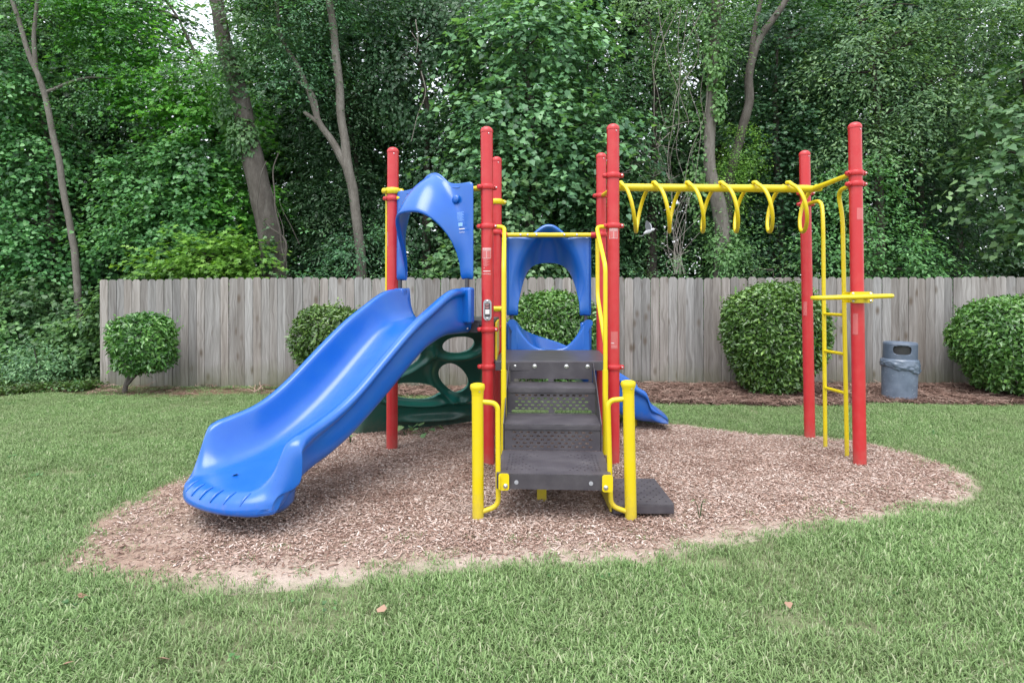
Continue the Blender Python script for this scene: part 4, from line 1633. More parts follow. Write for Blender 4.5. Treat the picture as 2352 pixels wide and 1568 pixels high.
for hole in HOLES:
    hx, hy, ra, rb, rot, pw_ = hole
    cs, sn = math.cos(rot), math.sin(rot)
    cut = hole_r(V2[quads].mean(1), hole)[0] < 1.0
    gone |= cut
    in_cut, in_keep = np.zeros(len(V2), bool), np.zeros(len(V2), bool)
    in_cut[quads[cut].ravel()] = True
    in_keep[quads[~cut].ravel()] = True
    rr, A_, B_ = hole_r(V2, hole)
    edge = in_cut & in_keep
    new = np.where(edge, 1.0, np.where(in_keep & (rr < 1.3), 1.06 + np.clip(rr - 1.0, 0, 1) * 0.8, rr))
    k_ = new / np.maximum(rr, 1e-6)
    A2, B2 = A_ * k_ * ra, B_ * k_ * rb
    V2[:, 0] = np.where(in_keep, hx + A2 * cs - B2 * sn, V2[:, 0])
    V2[:, 1] = np.where(in_keep, hy + A2 * sn + B2 * cs, V2[:, 1])
for hole in HOLES:
    rr, A_, B_ = hole_r(V2, hole)
    below = np.clip(0.35 - B_ * 0.9, 0, 1)
    # dished lip, then a rounded toe ledge below the hole
    dep += -0.012 * np.exp(-((rr - 1.0) / 0.16) ** 2) * below
    dep += 0.060 * np.exp(-((rr - 1.65) / 0.26) ** 2) * below
# extra rounded ledge near the foot, and outer edge roll
X_, Y_ = V2[:, 0], V2[:, 1]
lu0, lv0 = on_wall(995, 958)
dep += 0.080 * np.exp(-((Y_ - lv0 + 0.05 * (X_ - lu0)) / 0.05) ** 2) * np.exp(-((X_ - lu0) / 0.42) ** 4)
u_ = np.tile(np.linspace(0, 1, nu + 1), nv + 1)
e_ = np.minimum(u_, 1 - u_)
dep -= 0.07 * np.exp(-(e_ / 0.035) ** 2)
V3 = np.array(CT0)[None] + V2[:, :1] * np.array(ex)[None] + V2[:, 1:] * np.array(ez)[None] + dep[:, None] * np.array(cn)[None]
q = quads[~gone]
used = np.unique(q)
mp_ = np.zeros(len(V3), int)
mp_[used] = np.arange(len(used))
me = np_mesh('climbing_wall', V3[used], mp_[q].ravel(), np.full(len(q), 4), M['green'], smooth=True)
wall_o = adopt(link('climbing_wall', me))
sm = wall_o.modifiers.new('smooth', 'SMOOTH')
sm.factor, sm.iterations = 0.5, 5
so = wall_o.modifiers.new('wall', 'SOLIDIFY')
so.thickness = 0.035
so.offset = -1.0 if (me.polygons[0].normal.dot(cn) > 0) else 1.0

# ---------------------------------------------- monkey bars
BY, BZ = 6.34, 2.735
b = MB()
b.tube([(1.02, BY, BZ + 0.015), (1.10, BY, BZ + 0.012), (3.10, BY + 0.02, BZ), (3.25, BY + 0.02, BZ)], [0.038, 0.040, 0.040, 0.024], 22)
beam = part('overhead_beam', b, M['yellow'])
for k in range(6):
    x0 = 1.125 + 0.3505 * k
    pts = []
    for t in np.linspace(0, 1, 34):
        th = 2 * math.pi * (t * 0.97)
        pts.append((x0 + 0.338 * t, BY - 0.232 * math.sin(th), BZ - 0.205 + 0.247 * math.cos(th) + (0.02 if t < 0.05 else 0)))
    b = MB()
    b.tube(pts, 0.0195, 14)
    part('hanging_loop', b, M['yellow'], beam)
for c0, ends in (((3.17, BY + 0.02, BZ), (along(P6, 2.772) + Vector((-0.03, 0.06, 0)), along(P5, 2.775) + Vector((-0.02, -0.05, 0)))),
                 ((1.08, BY, BZ + 0.01), (along(P2, 2.76) + Vector((0.01, 0.06, 0)), along(P3, 2.77) + Vector((0.01, -0.05, 0))))):
    b = MB()
    for e_ in ends:
        b.tube([Vector(c0), Vector(c0).lerp(e_, 0.3), e_], [0.034, 0.026, 0.022], 14)
    part('beam_fork', b, M['yellow'], beam)

# ladder between the two end posts
lad = MB()
a6, a5 = along(P6, 2.665), along(P5, 2.65)
lt = [a5 + Vector((0.0, -0.06, 0)), a5 + Vector((0.0, -0.36, 0.0)), Vector((3.300, 6.42, 2.40)), Vector((3.325, 6.42, -0.08))]
rt = [a6 + Vector((-0.03, 0.06, 0)), a6 + Vector((-0.02, 0.28, -0.01)), Vector((3.300, 6.04, 2.40)), Vector((3.345, 6.04, -0.08))]
lad.tube(bend(lt, 0.13, 8), 0.0205, 16)
lad.tube(bend(rt, 0.13, 8), 0.0205, 16)
ladder = part('ladder', lad, M['yellow'])
for z_ in (1.42, 1.03, 0.64):
    b = MB()
    t_ = (2.4 - z_) / 2.48
    b.tube([(3.300 + 0.025 * t_, 6.42, z_), (3.300 + 0.045 * t_, 6.04, z_)], 0.016, 14)
    part('rung', b, M['yellow'], ladder)

# flat steering-like ring at eye height on the near end post
rc = Vector((3.09, 5.50, 1.60))
pts = [rc + Vector((0.352 * math.cos(a), 0.15 * math.sin(a), 0.010 * math.cos(a))) for a in np.linspace(0, 2 * math.pi, 56, endpoint=False)]
b = MB()
b.tube(pts, 0.0195, 14, closed=True)
ring_o = part('turning_ring', b, M['yellow'])
a6 = along(P6, 1.597)
b = MB()
me = plate_mesh(rounded_rect(0.215, 0.105, 0.03), [], 0.012)
b.mesh(me, Matrix.Translation(a6 + Vector((-0.0, -PR - 0.012, 0))) @ Matrix.Rotation(R(90), 4, 'X'), 0)
me = plate_mesh(rounded_rect(0.215, 0.105, 0.03), [], 0.012)
b.mesh(me, Matrix.Translation(a6 + Vector((0.0, PR + 0.012, 0))) @ Matrix.Rotation(R(90), 4, 'X'), 0)
b.lathe([(PR + 0.001, -0.045), (PR + 0.010, -0.045), (PR + 0.010, 0.045), (PR + 0.001, 0.045)], 28, Matrix.Translation(a6))
for sx_ in (-1, 1):
    for sz_ in (-1, 1):
        b.lathe([(0.012, 0), (0.012, 0.005), (0.006, 0.010), (0, 0.010)], 12, Matrix.Translation(a6 + Vector((sx_ * 0.083, -PR - 0.018, sz_ * 0.034))) @ Matrix.Rotation(R(90), 4, 'X'), 1)
    b.tube([a6 + Vector((sx_ * 0.05, -PR, -0.005)), a6 + Vector((sx_ * 0.06 - 0.05, -0.13, 0.0))], 0.018, 12)
part('ring_bracket', b, [M['yellow'], M['metal']], ring_o)

# ------------------------------------------------------------------ bin by the fence
binr = empty('rubbish_bin', (5.96, 9.32, 0.02), R(4))
binr.rotation_euler = (0.0, R(1.2), R(-4))
binr.scale = (0.86, 0.86, 1.0)
tag(binr, 'blue-grey rubbish bin with a dark slot and wrinkled bag against the fence', 'bin')
b = MB()
b.lathe([(0.0, 0.0), (0.255, 0.0), (0.268, 0.012), (0.272, 0.05), (0.288, 0.60), (0.290, 0.615), (0.27, 0.615)], 48)
b.build('body', M['bin'], binr)
nseg, nh = 72, 16
vs_, fs_ = [], []
OPEN_Z, OPEN_W, OPEN_H = 0.775, 0.150, 0.066


def lid_pt(a, z):
    return Vector((0.268 * math.sin(a), -0.268 * math.cos(a), z))


vv = []
for k in range(nh + 1):
    for j in range(nseg):
        a = -math.pi + 2 * math.pi * j / nseg
        z = 0.605 + 0.265 * k / nh
        X_, Y_ = (a + 0.36) * 0.268 / OPEN_W, (z - OPEN_Z) / OPEN_H
        rr = (abs(X_) ** 3.4 + abs(Y_) ** 3.4) ** (1 / 3.4)
        if 0.72 < rr < 1.14:
            X_, Y_ = X_ / rr, Y_ / rr
            a, z = -0.36 + X_ * OPEN_W / 0.268, OPEN_Z + Y_ * OPEN_H
            rr = 1.0
        vv.append(rr)
        vs_.append(lid_pt(a, z))
for k in range(nh):
    for j in range(nseg):
        q_ = (k * nseg + j, k * nseg + (j + 1) % nseg, (k + 1) * nseg + (j + 1) % nseg, (k + 1) * nseg + j)
        if min(vv[x_] for x_ in q_) < 0.99: continue
        fs_.append(q_)
b = MB()
b.add(vs_, fs_)
b.lathe([(0.268, 0.870), (0.262, 0.883), (0.24, 0.892), (0.0, 0.902)], nseg)
lid = b.build('lid', M['bin_lid'], binr)
so = lid.modifiers.new('wall', 'SOLIDIFY')
so.thickness = 0.012
so.offset = -1
b = MB()
b.lathe([(0.0, 0.62), (0.245, 0.62), (0.245, 0.86), (0.0, 0.86)], 40)
b.build('inside', M['bin_dark'], lid)  # closed dark drum added behind the slot, in place of inner shade
b = MB()
vs_, fs_ = [], []
nb_, na_ = 14, 96
for k in range(nb_ + 1):
    u = k / nb_
    for j in range(na_):
        a = 2 * math.pi * j / na_
        hang = 0.17 + 0.05 * math.sin(a * 1.0 + 1.9) + 0.012 * math.sin(a * 5)
        z = 0.635 - hang * u
        wr = mnoise.noise(Vector((math.cos(a) * 2.2, math.sin(a) * 2.2, z * 16))) * 0.030 + mnoise.noise(Vector((math.cos(a) * 4.5, math.sin(a) * 4.5, z * 30 + a))) * 0.020
        r_ = 0.285 + 0.020 * math.sin(u * math.pi) ** 0.6 + abs(wr) * (0.4 + u) - (0.012 if u > 0.95 else 0) - (0.012 if k == 0 else 0)
        vs_.append((r_ * math.cos(a), r_ * math.sin(a), z))
for k in range(nb_):
    for j in range(na_):
        fs_.append((k * na_ + j, (k + 1) * na_ + j, (k + 1) * na_ + (j + 1) % na_, k * na_ + (j + 1) % na_))
b.add(vs_, fs_)
b.build('bag', M['bag'], binr, sharp=70)

# ------------------------------------------------------------------ a small bird in flight
bc = pw(1489, 532, 8.6)
bird = empty('bird', bc, R(-20))
tag(bird, 'small pale grey bird flying with raised wings under the monkey bars', 'bird')
b = MB()
b.lathe([(0.0, -0.075), (0.016, -0.06), (0.028, -0.025), (0.031, 0.0), (0.027, 0.03), (0.019, 0.05), (0.022, 0.062), (0.021, 0.075), (0.012, 0.088), (0.004, 0.093), (0.0025, 0.106), (0, 0.11)], 16,
        Matrix.Rotation(R(68), 4, 'Y'))
b.build('body', M['bird'], bird)
for s_ in (-1, 1):
    v_ = []
    outl = [(0.035, 0.0), (0.045, 0.03), (0.04, 0.075), (0.018, 0.125), (-0.012, 0.145), (-0.03, 0.105), (-0.038, 0.05), (-0.03, 0.0)]
    b = MB()
    v_ = [(x_, s_ * (0.015 + y_ * 0.62), 0.02 + y_ * 0.85 - x_ * 0.1) for x_, y_ in outl]
    v_ += [(x_, y_ + 0.003 * s_, z_ + 0.005) for x_, y_, z_ in v_]
    n8 = len(outl)
    b.add(v_, [tuple(range(n8)), tuple(reversed(range(n8, 2 * n8)))] + [(j, (j + 1) % n8, n8 + (j + 1) % n8, n8 + j) for j in range(n8)])
    b.build('wing', M['bird_dark'], bird, smooth=False)
b = MB()
b.box((-0.105, 0, -0.035), (0.075, 0.032, 0.005), Matrix.Rotation(R(-12), 4, 'Y'))
b.build('tail', M['bird_dark'], bird, smooth=False)


# ------------------------------------------------------------------ foliage
# leaf outlines: (along, across, lift)
LEAF = {
    'oval': ([(0, 0, 0), (0.30, 0.20, 0.05), (0.68, 0.17, 0.03), (1, 0, -0.10), (0.68, -0.17, 0.03), (0.30, -0.20, 0.05), (0.5, 0, -0.02)],
             [(0, 6, 2, 1), (6, 3, 2), (0, 5, 4, 6), (6, 4, 3)]),
    'slim': ([(0, 0, 0), (0.48, 0.22, 0.06), (1, 0, -0.10), (0.48, -0.22, 0.06)], [(0, 2, 1), (0, 3, 2)]),
    'heart': ([(0, 0, 0), (-0.06, 0.28, 0.03), (0.28, 0.46, 0.06), (1, 0, -0.12), (0.28, -0.46, 0.06), (-0.06, -0.28, 0.03)],
              [(0, 3, 2, 1), (0, 5, 4, 3)]),
    'star': ([(0, 0, 0), (0.05, 0.42, 0.03), (0.30, 0.22, 0.02), (0.62, 0.52, 0.0), (0.58, 0.17, 0.02), (1, 0, -0.08), (0.58, -0.17, 0.02), (0.62, -0.52, 0.0), (0.30, -0.22, 0.02), (0.05, -0.42, 0.03)],
             [(0, 2, 1), (0, 4, 3, 2), (0, 5, 4), (0, 6, 5), (0, 8, 7, 6), (0, 9, 8)]),
    'quad': ([(0, 0, 0), (0.5, 0.30, 0.06), (1, 0, -0.1), (0.5, -0.30, 0.06)], [(0, 3, 2, 1)]),
}


CLIP = [False]
DENSE, LSIZE = 1.55, 0.67


def unit(a):
    return a / np.maximum(np.linalg.norm(a, axis=1, keepdims=True), 1e-9)


def leaf_data(c, nrm, axis, size, kind, tone):
    """arrays for a mesh of leaves at points c"""
    # nothing grows through the fence: drop leaves in front of it or touching it
    if CLIP[0]:
        ok_ = ~((c[:, 1] < fence_y(c[:, 0]) + 0.12 + size * 0.9) & (c[:, 0] > -7.55) & (c[:, 2] < 2.06 + size * 0.6))
        c, nrm, axis, size, tone = c[ok_], nrm[ok_], axis[ok_], size[ok_], tone[ok_]
    pts, faces = LEAF[kind]
    nrm = unit(nrm)
    a = unit(axis - nrm * np.sum(axis * nrm, 1, keepdims=True))
    b = np.cross(nrm, a)
    k = len(pts)
    p = np.asarray(pts)
    v = (c[:, None] + size[:, None, None] * (a[:, None] * p[None, :, :1] + b[:, None] * p[None, :, 1:2] + nrm[:, None] * p[None, :, 2:3]))
    n = len(c)
    loops, sizes = [], []
    base = (np.arange(n) * k)[:, None]
    fl = np.concatenate([np.asarray(f) for f in faces])
    loops = (base + fl[None]).ravel()
    sizes = np.tile([len(f) for f in faces], n)
    return v.reshape(-1, 3), loops, sizes, np.repeat(tone, len(faces))


def blobs_branches(r, blobs, n):
    """n branch roots spread in the outer part of the blobs; returns root, outward direction"""
    B = np.asarray(blobs, float)
    w = np.cbrt(B[:, 3] * B[:, 4] * B[:, 5]) ** 2
    k = r.choice(len(B), n, p=w / w.sum())
    d = unit(r.normal(size=(n, 3)))
    d[:, 1] = np.where(r.rand(n) < 0.55, -np.abs(d[:, 1]), d[:, 1])
    u = 0.35 + 0.6 * r.rand(n) ** 0.6
    return B[k, :3] + d * B[k, 3:6] * u[:, None], d


def crown(seed, blobs, n_br, per, size, kind, length=0.7, spread=0.16, droop=0.35, up=1.0, bright=0.5):
    n_br, size = int(n_br * DENSE), size * LSIZE
    r = np.random.RandomState(seed)
    root, d = blobs_branches(r, blobs, n_br)
    bd = unit(d * np.array([1, 1, 0.45]) + r.normal(size=d.shape) * 0.45 + np.array([0, 0, -0.12]))
    ln = length * (0.5 + 0.9 * r.rand(n_br))
    t = np.tile((np.arange(per) + 0.5) / per, n_br)
    k = np.repeat(np.arange(n_br), per)
    t = t + r.normal(size=len(t)) * 0.06
    side = unit(np.cross(bd, np.array([0, 0, 1.0])[None] + r.normal(size=bd.shape) * 0.25))
    sg = np.where(r.rand(len(k)) < 0.5, -1.0, 1.0)
    off = spread * (0.15 + 0.85 * r.rand(len(k))) * sg
    c = root[k] + bd[k] * (ln[k] * t)[:, None] + side[k] * off[:, None]
    c[:, 2] -= droop * ln[k] * t * t
    c += r.normal(size=c.shape) * 0.03
    nrm = np.array([0, 0, up])[None] + d[k] * 0.45 + r.normal(size=c.shape) * 0.42 + np.array([0, -0.25, 0])
    ax = side[k] * sg[:, None] * 0.7 + bd[k] * 0.7 + np.array([0, 0, -0.3]) + r.normal(size=c.shape) * 0.25
    bt = r.normal(bright, 0.20, n_br)
    tone = np.clip(bt[k] + r.normal(size=len(k)) * 0.13 + 0.12 * (t - 0.5), 0, 1)
    sz = size * (0.65 + 0.6 * r.rand(len(k)))
    return leaf_data(c, nrm, ax, sz, kind, tone)


def curtain(seed, blobs, n, size, kind, bright=0.45):
    """climbing leaves that hang like shingles over the outside of the blobs"""
    n, size = int(n * DENSE), size * LSIZE
    r = np.random.RandomState(seed)
    root, d = blobs_branches(r, blobs, n)
    cl = np.sin(root[:, 0] * 3.1 + seed) + np.sin(root[:, 2] * 2.3 + root[:, 0] * 1.7) + np.sin(root[:, 2] * 5.1 - root[:, 1] * 2)
    keep = r.rand(n) < np.clip(0.55 + 0.28 * cl, 0.06, 1)
    root, d, cl = root[keep], d[keep], cl[keep]
    m = len(root)
    nrm = d * 0.7 + np.array([0, -0.3, 0.55]) + r.normal(size=root.shape) * 0.33
    ax = np.array([0, 0, -1.0])[None] + d * 0.4 + r.normal(size=root.shape) * 0.4
    tone = np.clip(bright + 0.09 * cl + r.normal(size=m) * 0.15, 0, 1)
    return leaf_data(root, nrm, ax, size * (0.6 + 0.7 * r.rand(m)), kind, tone)


def join_data(parts):
    vo, V, L, S, T = 0, [], [], [], []
    for v, l, s, t in parts:
        V.append(v); L.append(l + vo); S.append(s); T.append(t)
        vo += len(v)
    return np.concatenate(V), np.concatenate(L), np.concatenate(S), np.concatenate(T)


def foliage(name, parts, material, parent=None, loc=None):
    v, l, s, t = join_data(parts)
    o = link(name, np_mesh(name, v, l, s, material, t), parent)
    o['kind'] = 'stuff'
    return o


def limb_tubes(b, trunk_pts, trunk_r, blobs, n, rng, r0=0.035, mi=0):
    """limbs that leave the trunk and end inside the crown"""
    tp = [Vector(p) for p in trunk_pts]
    for k in range(n):
        B = blobs[k % len(blobs)]
        tgt = Vector((B[0] + rng.uniform(-.6, .6) * B[3], B[1] + rng.uniform(-.6, .6) * B[4], B[2] + rng.uniform(-.5, .6) * B[5]))
        st = min(tp, key=lambda p: (p - tgt).length + (3 if p.z > tgt.z + 0.3 else 0))
        mid = st.lerp(tgt, 0.5) + Vector((rng.uniform(-.15, .15), rng.uniform(-.15, .15), rng.uniform(-.05, .25)))
        L_ = (tgt - st).length
        if L_ < 0.3: continue
        pts = smooth_path([st, mid, tgt], 6)
        b.tube(pts, list(np.linspace(r0 * min(1.2, 0.5 + L_ * 0.3), 0.006, len(pts))), 7, mi)


def knobbly(pts, n=7, amp=0.03, seed=0):
    out = []
    for i, p in enumerate(smooth_path(pts, n)):
        q = Vector((mnoise.noise(p * 1.7 + Vector((seed, 0, 0))), mnoise.noise(p * 1.7 + Vector((0, seed, 5))), 0)) * amp
        out.append(p + q)
    return out


def tree(name, label, cat, trunk, radii, blobs, leaf_parts, leaf_material, bark_m, limbs=6, group=None, seed=0, forks=(), seg=12):
    base = Vector(trunk[0])
    root = empty(name, (base.x, base.y, 0))
    tag(root, label, cat, group)
    rng = random.Random(seed)
    b = MB()
    pts = knobbly(trunk, 7, 0.03, seed)
    rr = list(np.interp(np.linspace(0, 1, len(pts)), np.linspace(0, 1, len(radii)), radii))
    rr = [q * (1 + 0.07 * mnoise.noise(p * 3.0)) for q, p in zip(rr, pts)]
    b.tube(pts, rr, seg)
    allp = list(pts)
    for fk, fr in forks:
        fp = knobbly(fk, 7, 0.025, seed + 3)
        b.tube(fp, list(np.interp(np.linspace(0, 1, len(fp)), np.linspace(0, 1, len(fr)), fr)), 9)
        allp += fp[3:]
    if limbs and blobs:
        limb_tubes(b, allp, rr, blobs, limbs, rng)
    o = b.build('trunk', bark_m)
    o.parent = root
    o.matrix_parent_inverse = Matrix.Translation(-root.location)
    if leaf_parts:
        f = foliage('crown', leaf_parts, leaf_material)
        f.parent = root
        f.matrix_parent_inverse = Matrix.Translation(-root.location)
    return root


def gz(y):
    return 0.012 + 0.03 * max(0, min(1, y - 11)) + 0.02 * max(0, y - 12)


# ---------------------------------------------- the clipped shrubs
def shrub(name, label, x, y, blobs, n, size, trunk, seed, material, flat=1.0):
    root = empty(name, (x, y, 0))
    tag(root, label, 'shrub', 'clipped evergreen shrubs along the fence')
    n = int(n * 1.25)
    blobs = [(b_[0], b_[1], b_[2], b_[3] * 0.94, b_[4] * 0.94, b_[5] * 0.96) for b_ in blobs]
    r = np.random.RandomState(seed)
    B = np.asarray(blobs, float)
    w = np.cbrt(B[:, 3] * B[:, 4] * B[:, 5]) ** 2
    k = r.choice(len(B), n, p=w / w.sum())
    d = unit(r.normal(size=(n, 3)))
    pw_ = 2.5                                   # a clipped, slightly boxy outline
    d = d / (np.abs(d) ** pw_).sum(1, keepdims=True) ** (1 / pw_)
    u = 1.02 - 0.30 * r.rand(n) ** 1.8 + 0.06 * wob(np.column_stack([d[:, 0] * 3 + d[:, 1], d[:, 2] * 3]), 1.6, seed) + 0.05 * np.abs(r.normal(size=n)) * (r.rand(n) < 0.15)
    c = B[k, :3] + d * B[k, 3:6] * u[:, None]
    # drop leaves buried deep inside another blob and thin the underside
    keep = np.ones(n, bool)
    for j in range(len(B)):
        q = (np.abs((c - B[j, :3]) / B[j, 3:6]) ** pw_).sum(1) ** (1 / pw_)
        keep &= ~((q < 0.66) & (k != j))
    low = np.clip((c[:, 2] - c[:, 2].min()) / max(1e-6, (c[:, 2].max() - c[:, 2].min())), 0, 1)
    gap = wob(c[:, [0, 2]], 7.0, seed + 1)
    keep &= (r.rand(n) < np.clip(0.45 + low * 1.6, 0, 1)) & ((gap > -0.9 + 0.5 * (low < 0.35)) | (r.rand(n) < 0.35))
    c, d, low = c[keep], unit(d[keep]), low[keep]
    m = len(c)
    nrm = d * 0.7 + np.array([0, 0, 0.5]) + r.normal(size=c.shape) * 0.5
    ax = d * 0.8 + np.array([0, 0, 0.45]) + r.normal(size=c.shape) * 0.7
    tone = np.clip(0.42 + 0.16 * wob(c[:, [0, 2]], 5.0, seed + 2) + r.normal(size=m) * 0.16, 0, 1)
    L = leaf_data(c, nrm, ax, size * (0.65 + 0.6 * r.rand(m)), 'slim', tone)
    ns = 70
    pick = r.choice(len(c), ns)
    sd = unit(d[pick] + np.array([0, 0, 0.7]) + r.normal(size=(ns, 3)) * 0.35)
    kk = np.repeat(np.arange(ns), 7)
    tt = np.tile(np.linspace(0.0, 1.0, 7), ns)
    ln = r.uniform(0.05, 0.17, ns)[kk]
    c2 = c[pick][kk] + sd[kk] * (ln * tt)[:, None]
    L2 = leaf_data(c2, d[pick][kk] * 0.4 + r.normal(size=c2.shape) * 0.6 + np.array([0, 0, 0.4]), sd[kk] * 0.8 + r.normal(size=c2.shape) * 0.6, size * r.uniform(0.5, 0.9, len(c2)), 'slim', np.clip(0.65 + 0.2 * r.normal(size=len(c2)), 0, 1))
    f = foliage('crown', [L, L2], M['leaf_shrub'])
    f.parent = root
    f.matrix_parent_inverse = Matrix.Translation(-root.location)
    rng = random.Random(seed)
    b = MB()
    for (p, rads) in trunk:
        pts = smooth_path(p, 5)
        b.tube(pts, list(np.linspace(rads[0], rads[1], len(pts))), 9)
    top = trunk[0][0][-1]
    for q in range(26):
        bb = blobs[q % len(blobs)]
        e = Vector((bb[0] + rng.uniform(-.75, .75) * bb[3], bb[1] + rng.uniform(-.75, .75) * bb[4], bb[2] + rng.uniform(-.5, .75) * bb[5]))
        pts = smooth_path([Vector(top), Vector(top).lerp(e, 0.5) + Vector((0, 0, 0.04)), e], 4)
        b.tube(pts, list(np.linspace(0.014, 0.004, len(pts))), 6)
    o = b.build('trunk', M['bark_grey'])
    o.parent = root
    o.matrix_parent_inverse = Matrix.Translation(-root.location)
    return root


y = 9.95
shrub('clipped_shrub', 'smallest round clipped shrub, on a bare leaning stem near the fence end', -6.36, y,
      [(-6.08, y, 0.92, 0.50, 0.46, 0.40), (-5.90, y, 0.62, 0.34, 0.34, 0.22), (-6.20, y - 0.05, 0.62, 0.26, 0.3, 0.28)], 7500, 0.088,
      [([(-6.38, y, -0.05), (-6.35, y, 0.14), (-6.25, y, 0.42), (-6.1, y, 0.75)], (0.045, 0.022)), ([(-6.36, y, 0.12), (-6.2, y, 0.30), (-5.95, y, 0.52)], (0.028, 0.014))], 31, M['leaf_shrub'])
y = 9.85
shrub('clipped_shrub', 'round clipped shrub half hidden behind the big blue slide', -2.98, y,
      [(-2.98, y, 0.93, 0.60, 0.55, 0.52), (-3.02, y, 0.50, 0.40, 0.40, 0.3)], 9000, 0.085,
      [([(-3.0, y, -0.05), (-2.98, y, 0.3), (-2.96, y, 0.6)], (0.05, 0.03))], 32, M['leaf_shrub'])
y = 9.75
shrub('clipped_shrub', 'broad clipped shrub seen through the lower blue hood', 0.67, y,
      [(0.67, y, 1.06, 0.76, 0.60, 0.62), (0.65, y, 0.55, 0.58, 0.50, 0.42)], 15000, 0.086,
      [([(0.66, y, -0.05), (0.66, y, 0.3), (0.68, y, 0.7)], (0.06, 0.035))], 33, M['leaf_shrub'])
y = 9.72
shrub('clipped_shrub', 'largest rounded clipped shrub, behind the yellow ladder', 4.22, y,
      [(4.22, y, 1.05, 0.82, 0.70, 0.76), (4.18, y, 0.52, 0.58, 0.52, 0.45)], 23000, 0.086,
      [([(4.2, y, -0.05), (4.2, y, 0.3), (4.2, y, 0.7)], (0.06, 0.035))], 34, M['leaf_shrub'])
y = 9.55
shrub('clipped_shrub', 'large clipped shrub right of the rubbish bin, cut by the photo edge', 7.85, y,
      [(7.94, y, 0.98, 0.92, 0.72, 0.62), (7.95, y, 0.50, 0.66, 0.55, 0.42), (7.42, y, 0.95, 0.34, 0.4, 0.38)], 23000, 0.086,
      [([(7.85, y, -0.05), (7.85, y, 0.3), (7.85, y, 0.7)], (0.06, 0.035))], 35, M['leaf_shrub'])

CLIP[0] = True
# ---------------------------------------------- trees one can tell apart, just behind the fence
Y = 12.0
def T(px, py, y=Y): return tuple(pw(px, py, y))

bl = [(-5.0, 12.9, 7.9, 0.9, 1.0, 0.8), (-4.6, 13.0, 8.4, 1.2, 1.2, 0.9), (-5.55, 12.3, 5.6, 0.75, 0.4, 0.9)]
tree('leaning_tree', 'thick grey leaning trunk rising behind the fence left of the slide', 'tree',
     [(-4.55, Y, -0.1), T(632, 640), T(605, 470), T(578, 360), T(552, 230), T(520, 110), T(490, -40)], [0.30, 0.24, 0.22, 0.205, 0.175, 0.15, 0.12],
     bl, [crown(41, bl[:2] + [(-5.9, 11.7, 6.0, 0.6, 0.3, 0.6), (-5.2, 11.8, 7.0, 0.6, 0.4, 0.7)], 420, 22, 0.12, 'oval', bright=0.4), curtain(42, [(-5.6, 11.9, 6.0, 0.5, 0.3, 1.2), (-5.3, 11.9, 4.7, 0.36, 0.28, 0.5), (-4.72, 11.72, 2.6, 0.16, 0.06, 0.6)], 1700, 0.11, 'heart', 0.5)],
     M['leaf_dark'], M['bark_grey'], 6, seed=1, seg=18)

bl = [(-4.3, 12.3, 7.4, 1.0, 0.7, 1.0), (-3.2, 13.0, 8.3, 1.3, 1.0, 0.9), (-4.3, 12.1, 6.1, 0.55, 0.35, 0.6), (-2.9, 11.9, 2.5, 0.7, 0.3, 0.5)]
tree('forked_tree', 'pale slender tree forking low above the upper blue hood', 'tree',
     [(-2.85, Y, -0.1), T(828, 600), T(815, 470), T(800, 385), T(790, 320), T(775, 160), T(758, 0), T(750, -80)], [0.12, 0.098, 0.095, 0.10, 0.085, 0.08, 0.07, 0.06],
     bl, [crown(43, bl, 420, 22, 0.11, 'oval', bright=0.3)], M['leaf_dark'], M['bark_pale'], 6, seed=2,
     forks=(([T(803, 400), T(765, 330), T(735, 285), T(712, 220), T(690, 165), T(645, 80), T(630, -20)], [0.085, 0.07, 0.06, 0.05, 0.045, 0.04, 0.035]),
            ([T(735, 285), T(705, 262), T(702, 258)], [0.045, 0.04, 0.038]), ([T(735, 290), T(718, 215), T(672, 180)], [0.04, 0.03, 0.02])))

bl = [(-9.6, 12.8, 7.9, 1.2, 1.0, 0.9), (-8.6, 12.9, 7.3, 1.2, 0.9, 0.8), (-8.2, 12.6, 5.9, 1.0, 0.6, 0.8)]
tree('slim_tree', 'slim pale trunk leaning left at the far left of the woodland', 'tree',
     [(-8.5, Y, -0.05), T(185, 740), T(172, 600), T(158, 505), T(135, 370), T(112, 270), T(92, 190), T(62, 110), T(22, -20)], [0.08, 0.068, 0.064, 0.060, 0.058, 0.055, 0.052, 0.045, 0.04],
     bl, [crown(44, bl, 400, 20, 0.10, 'oval', bright=0.4)], M['leaf_dark'], M['bark_pale'], 5, seed=3, forks=(([T(82, 165), T(78, 100), T(85, -20)], [0.045, 0.04, 0.03]),))

bl = [(3.9, 12.3, 7.2, 0.7, 0.5, 1.0), (4.3, 12.1, 2.5, 0.5, 0.3, 0.8), (3.75, 12.15, 4.3, 0.35, 0.25, 1.4)]
tree('vine_clad_tree', 'straight pale trunk with vine leaves behind the middle of the monkey bars', 'tree',
     [(4.15, Y, -0.1), T(1657, 620), T(1660, 520), T(1642, 440), T(1630, 390), T(1630, 300), T(1636, 180), T(1645, 60), T(1648, -60)], [0.19, 0.165, 0.155, 0.14, 0.115, 0.115, 0.105, 0.095, 0.09],
     bl, [crown(45, bl[:2], 190, 16, 0.10, 'oval', bright=0.5), curtain(46, bl[1:] + [(3.95, 11.85, 6.6, 0.3, 0.22, 1.2), (4.05, 11.85, 5.4, 0.16, 0.16, 0.5), (4.2, 11.82, 2.3, 0.24, 0.2, 0.4)], 2300, 0.10, 'heart', 0.6)], M['leaf_mid'], M['bark_pale'], 3, seed=4)

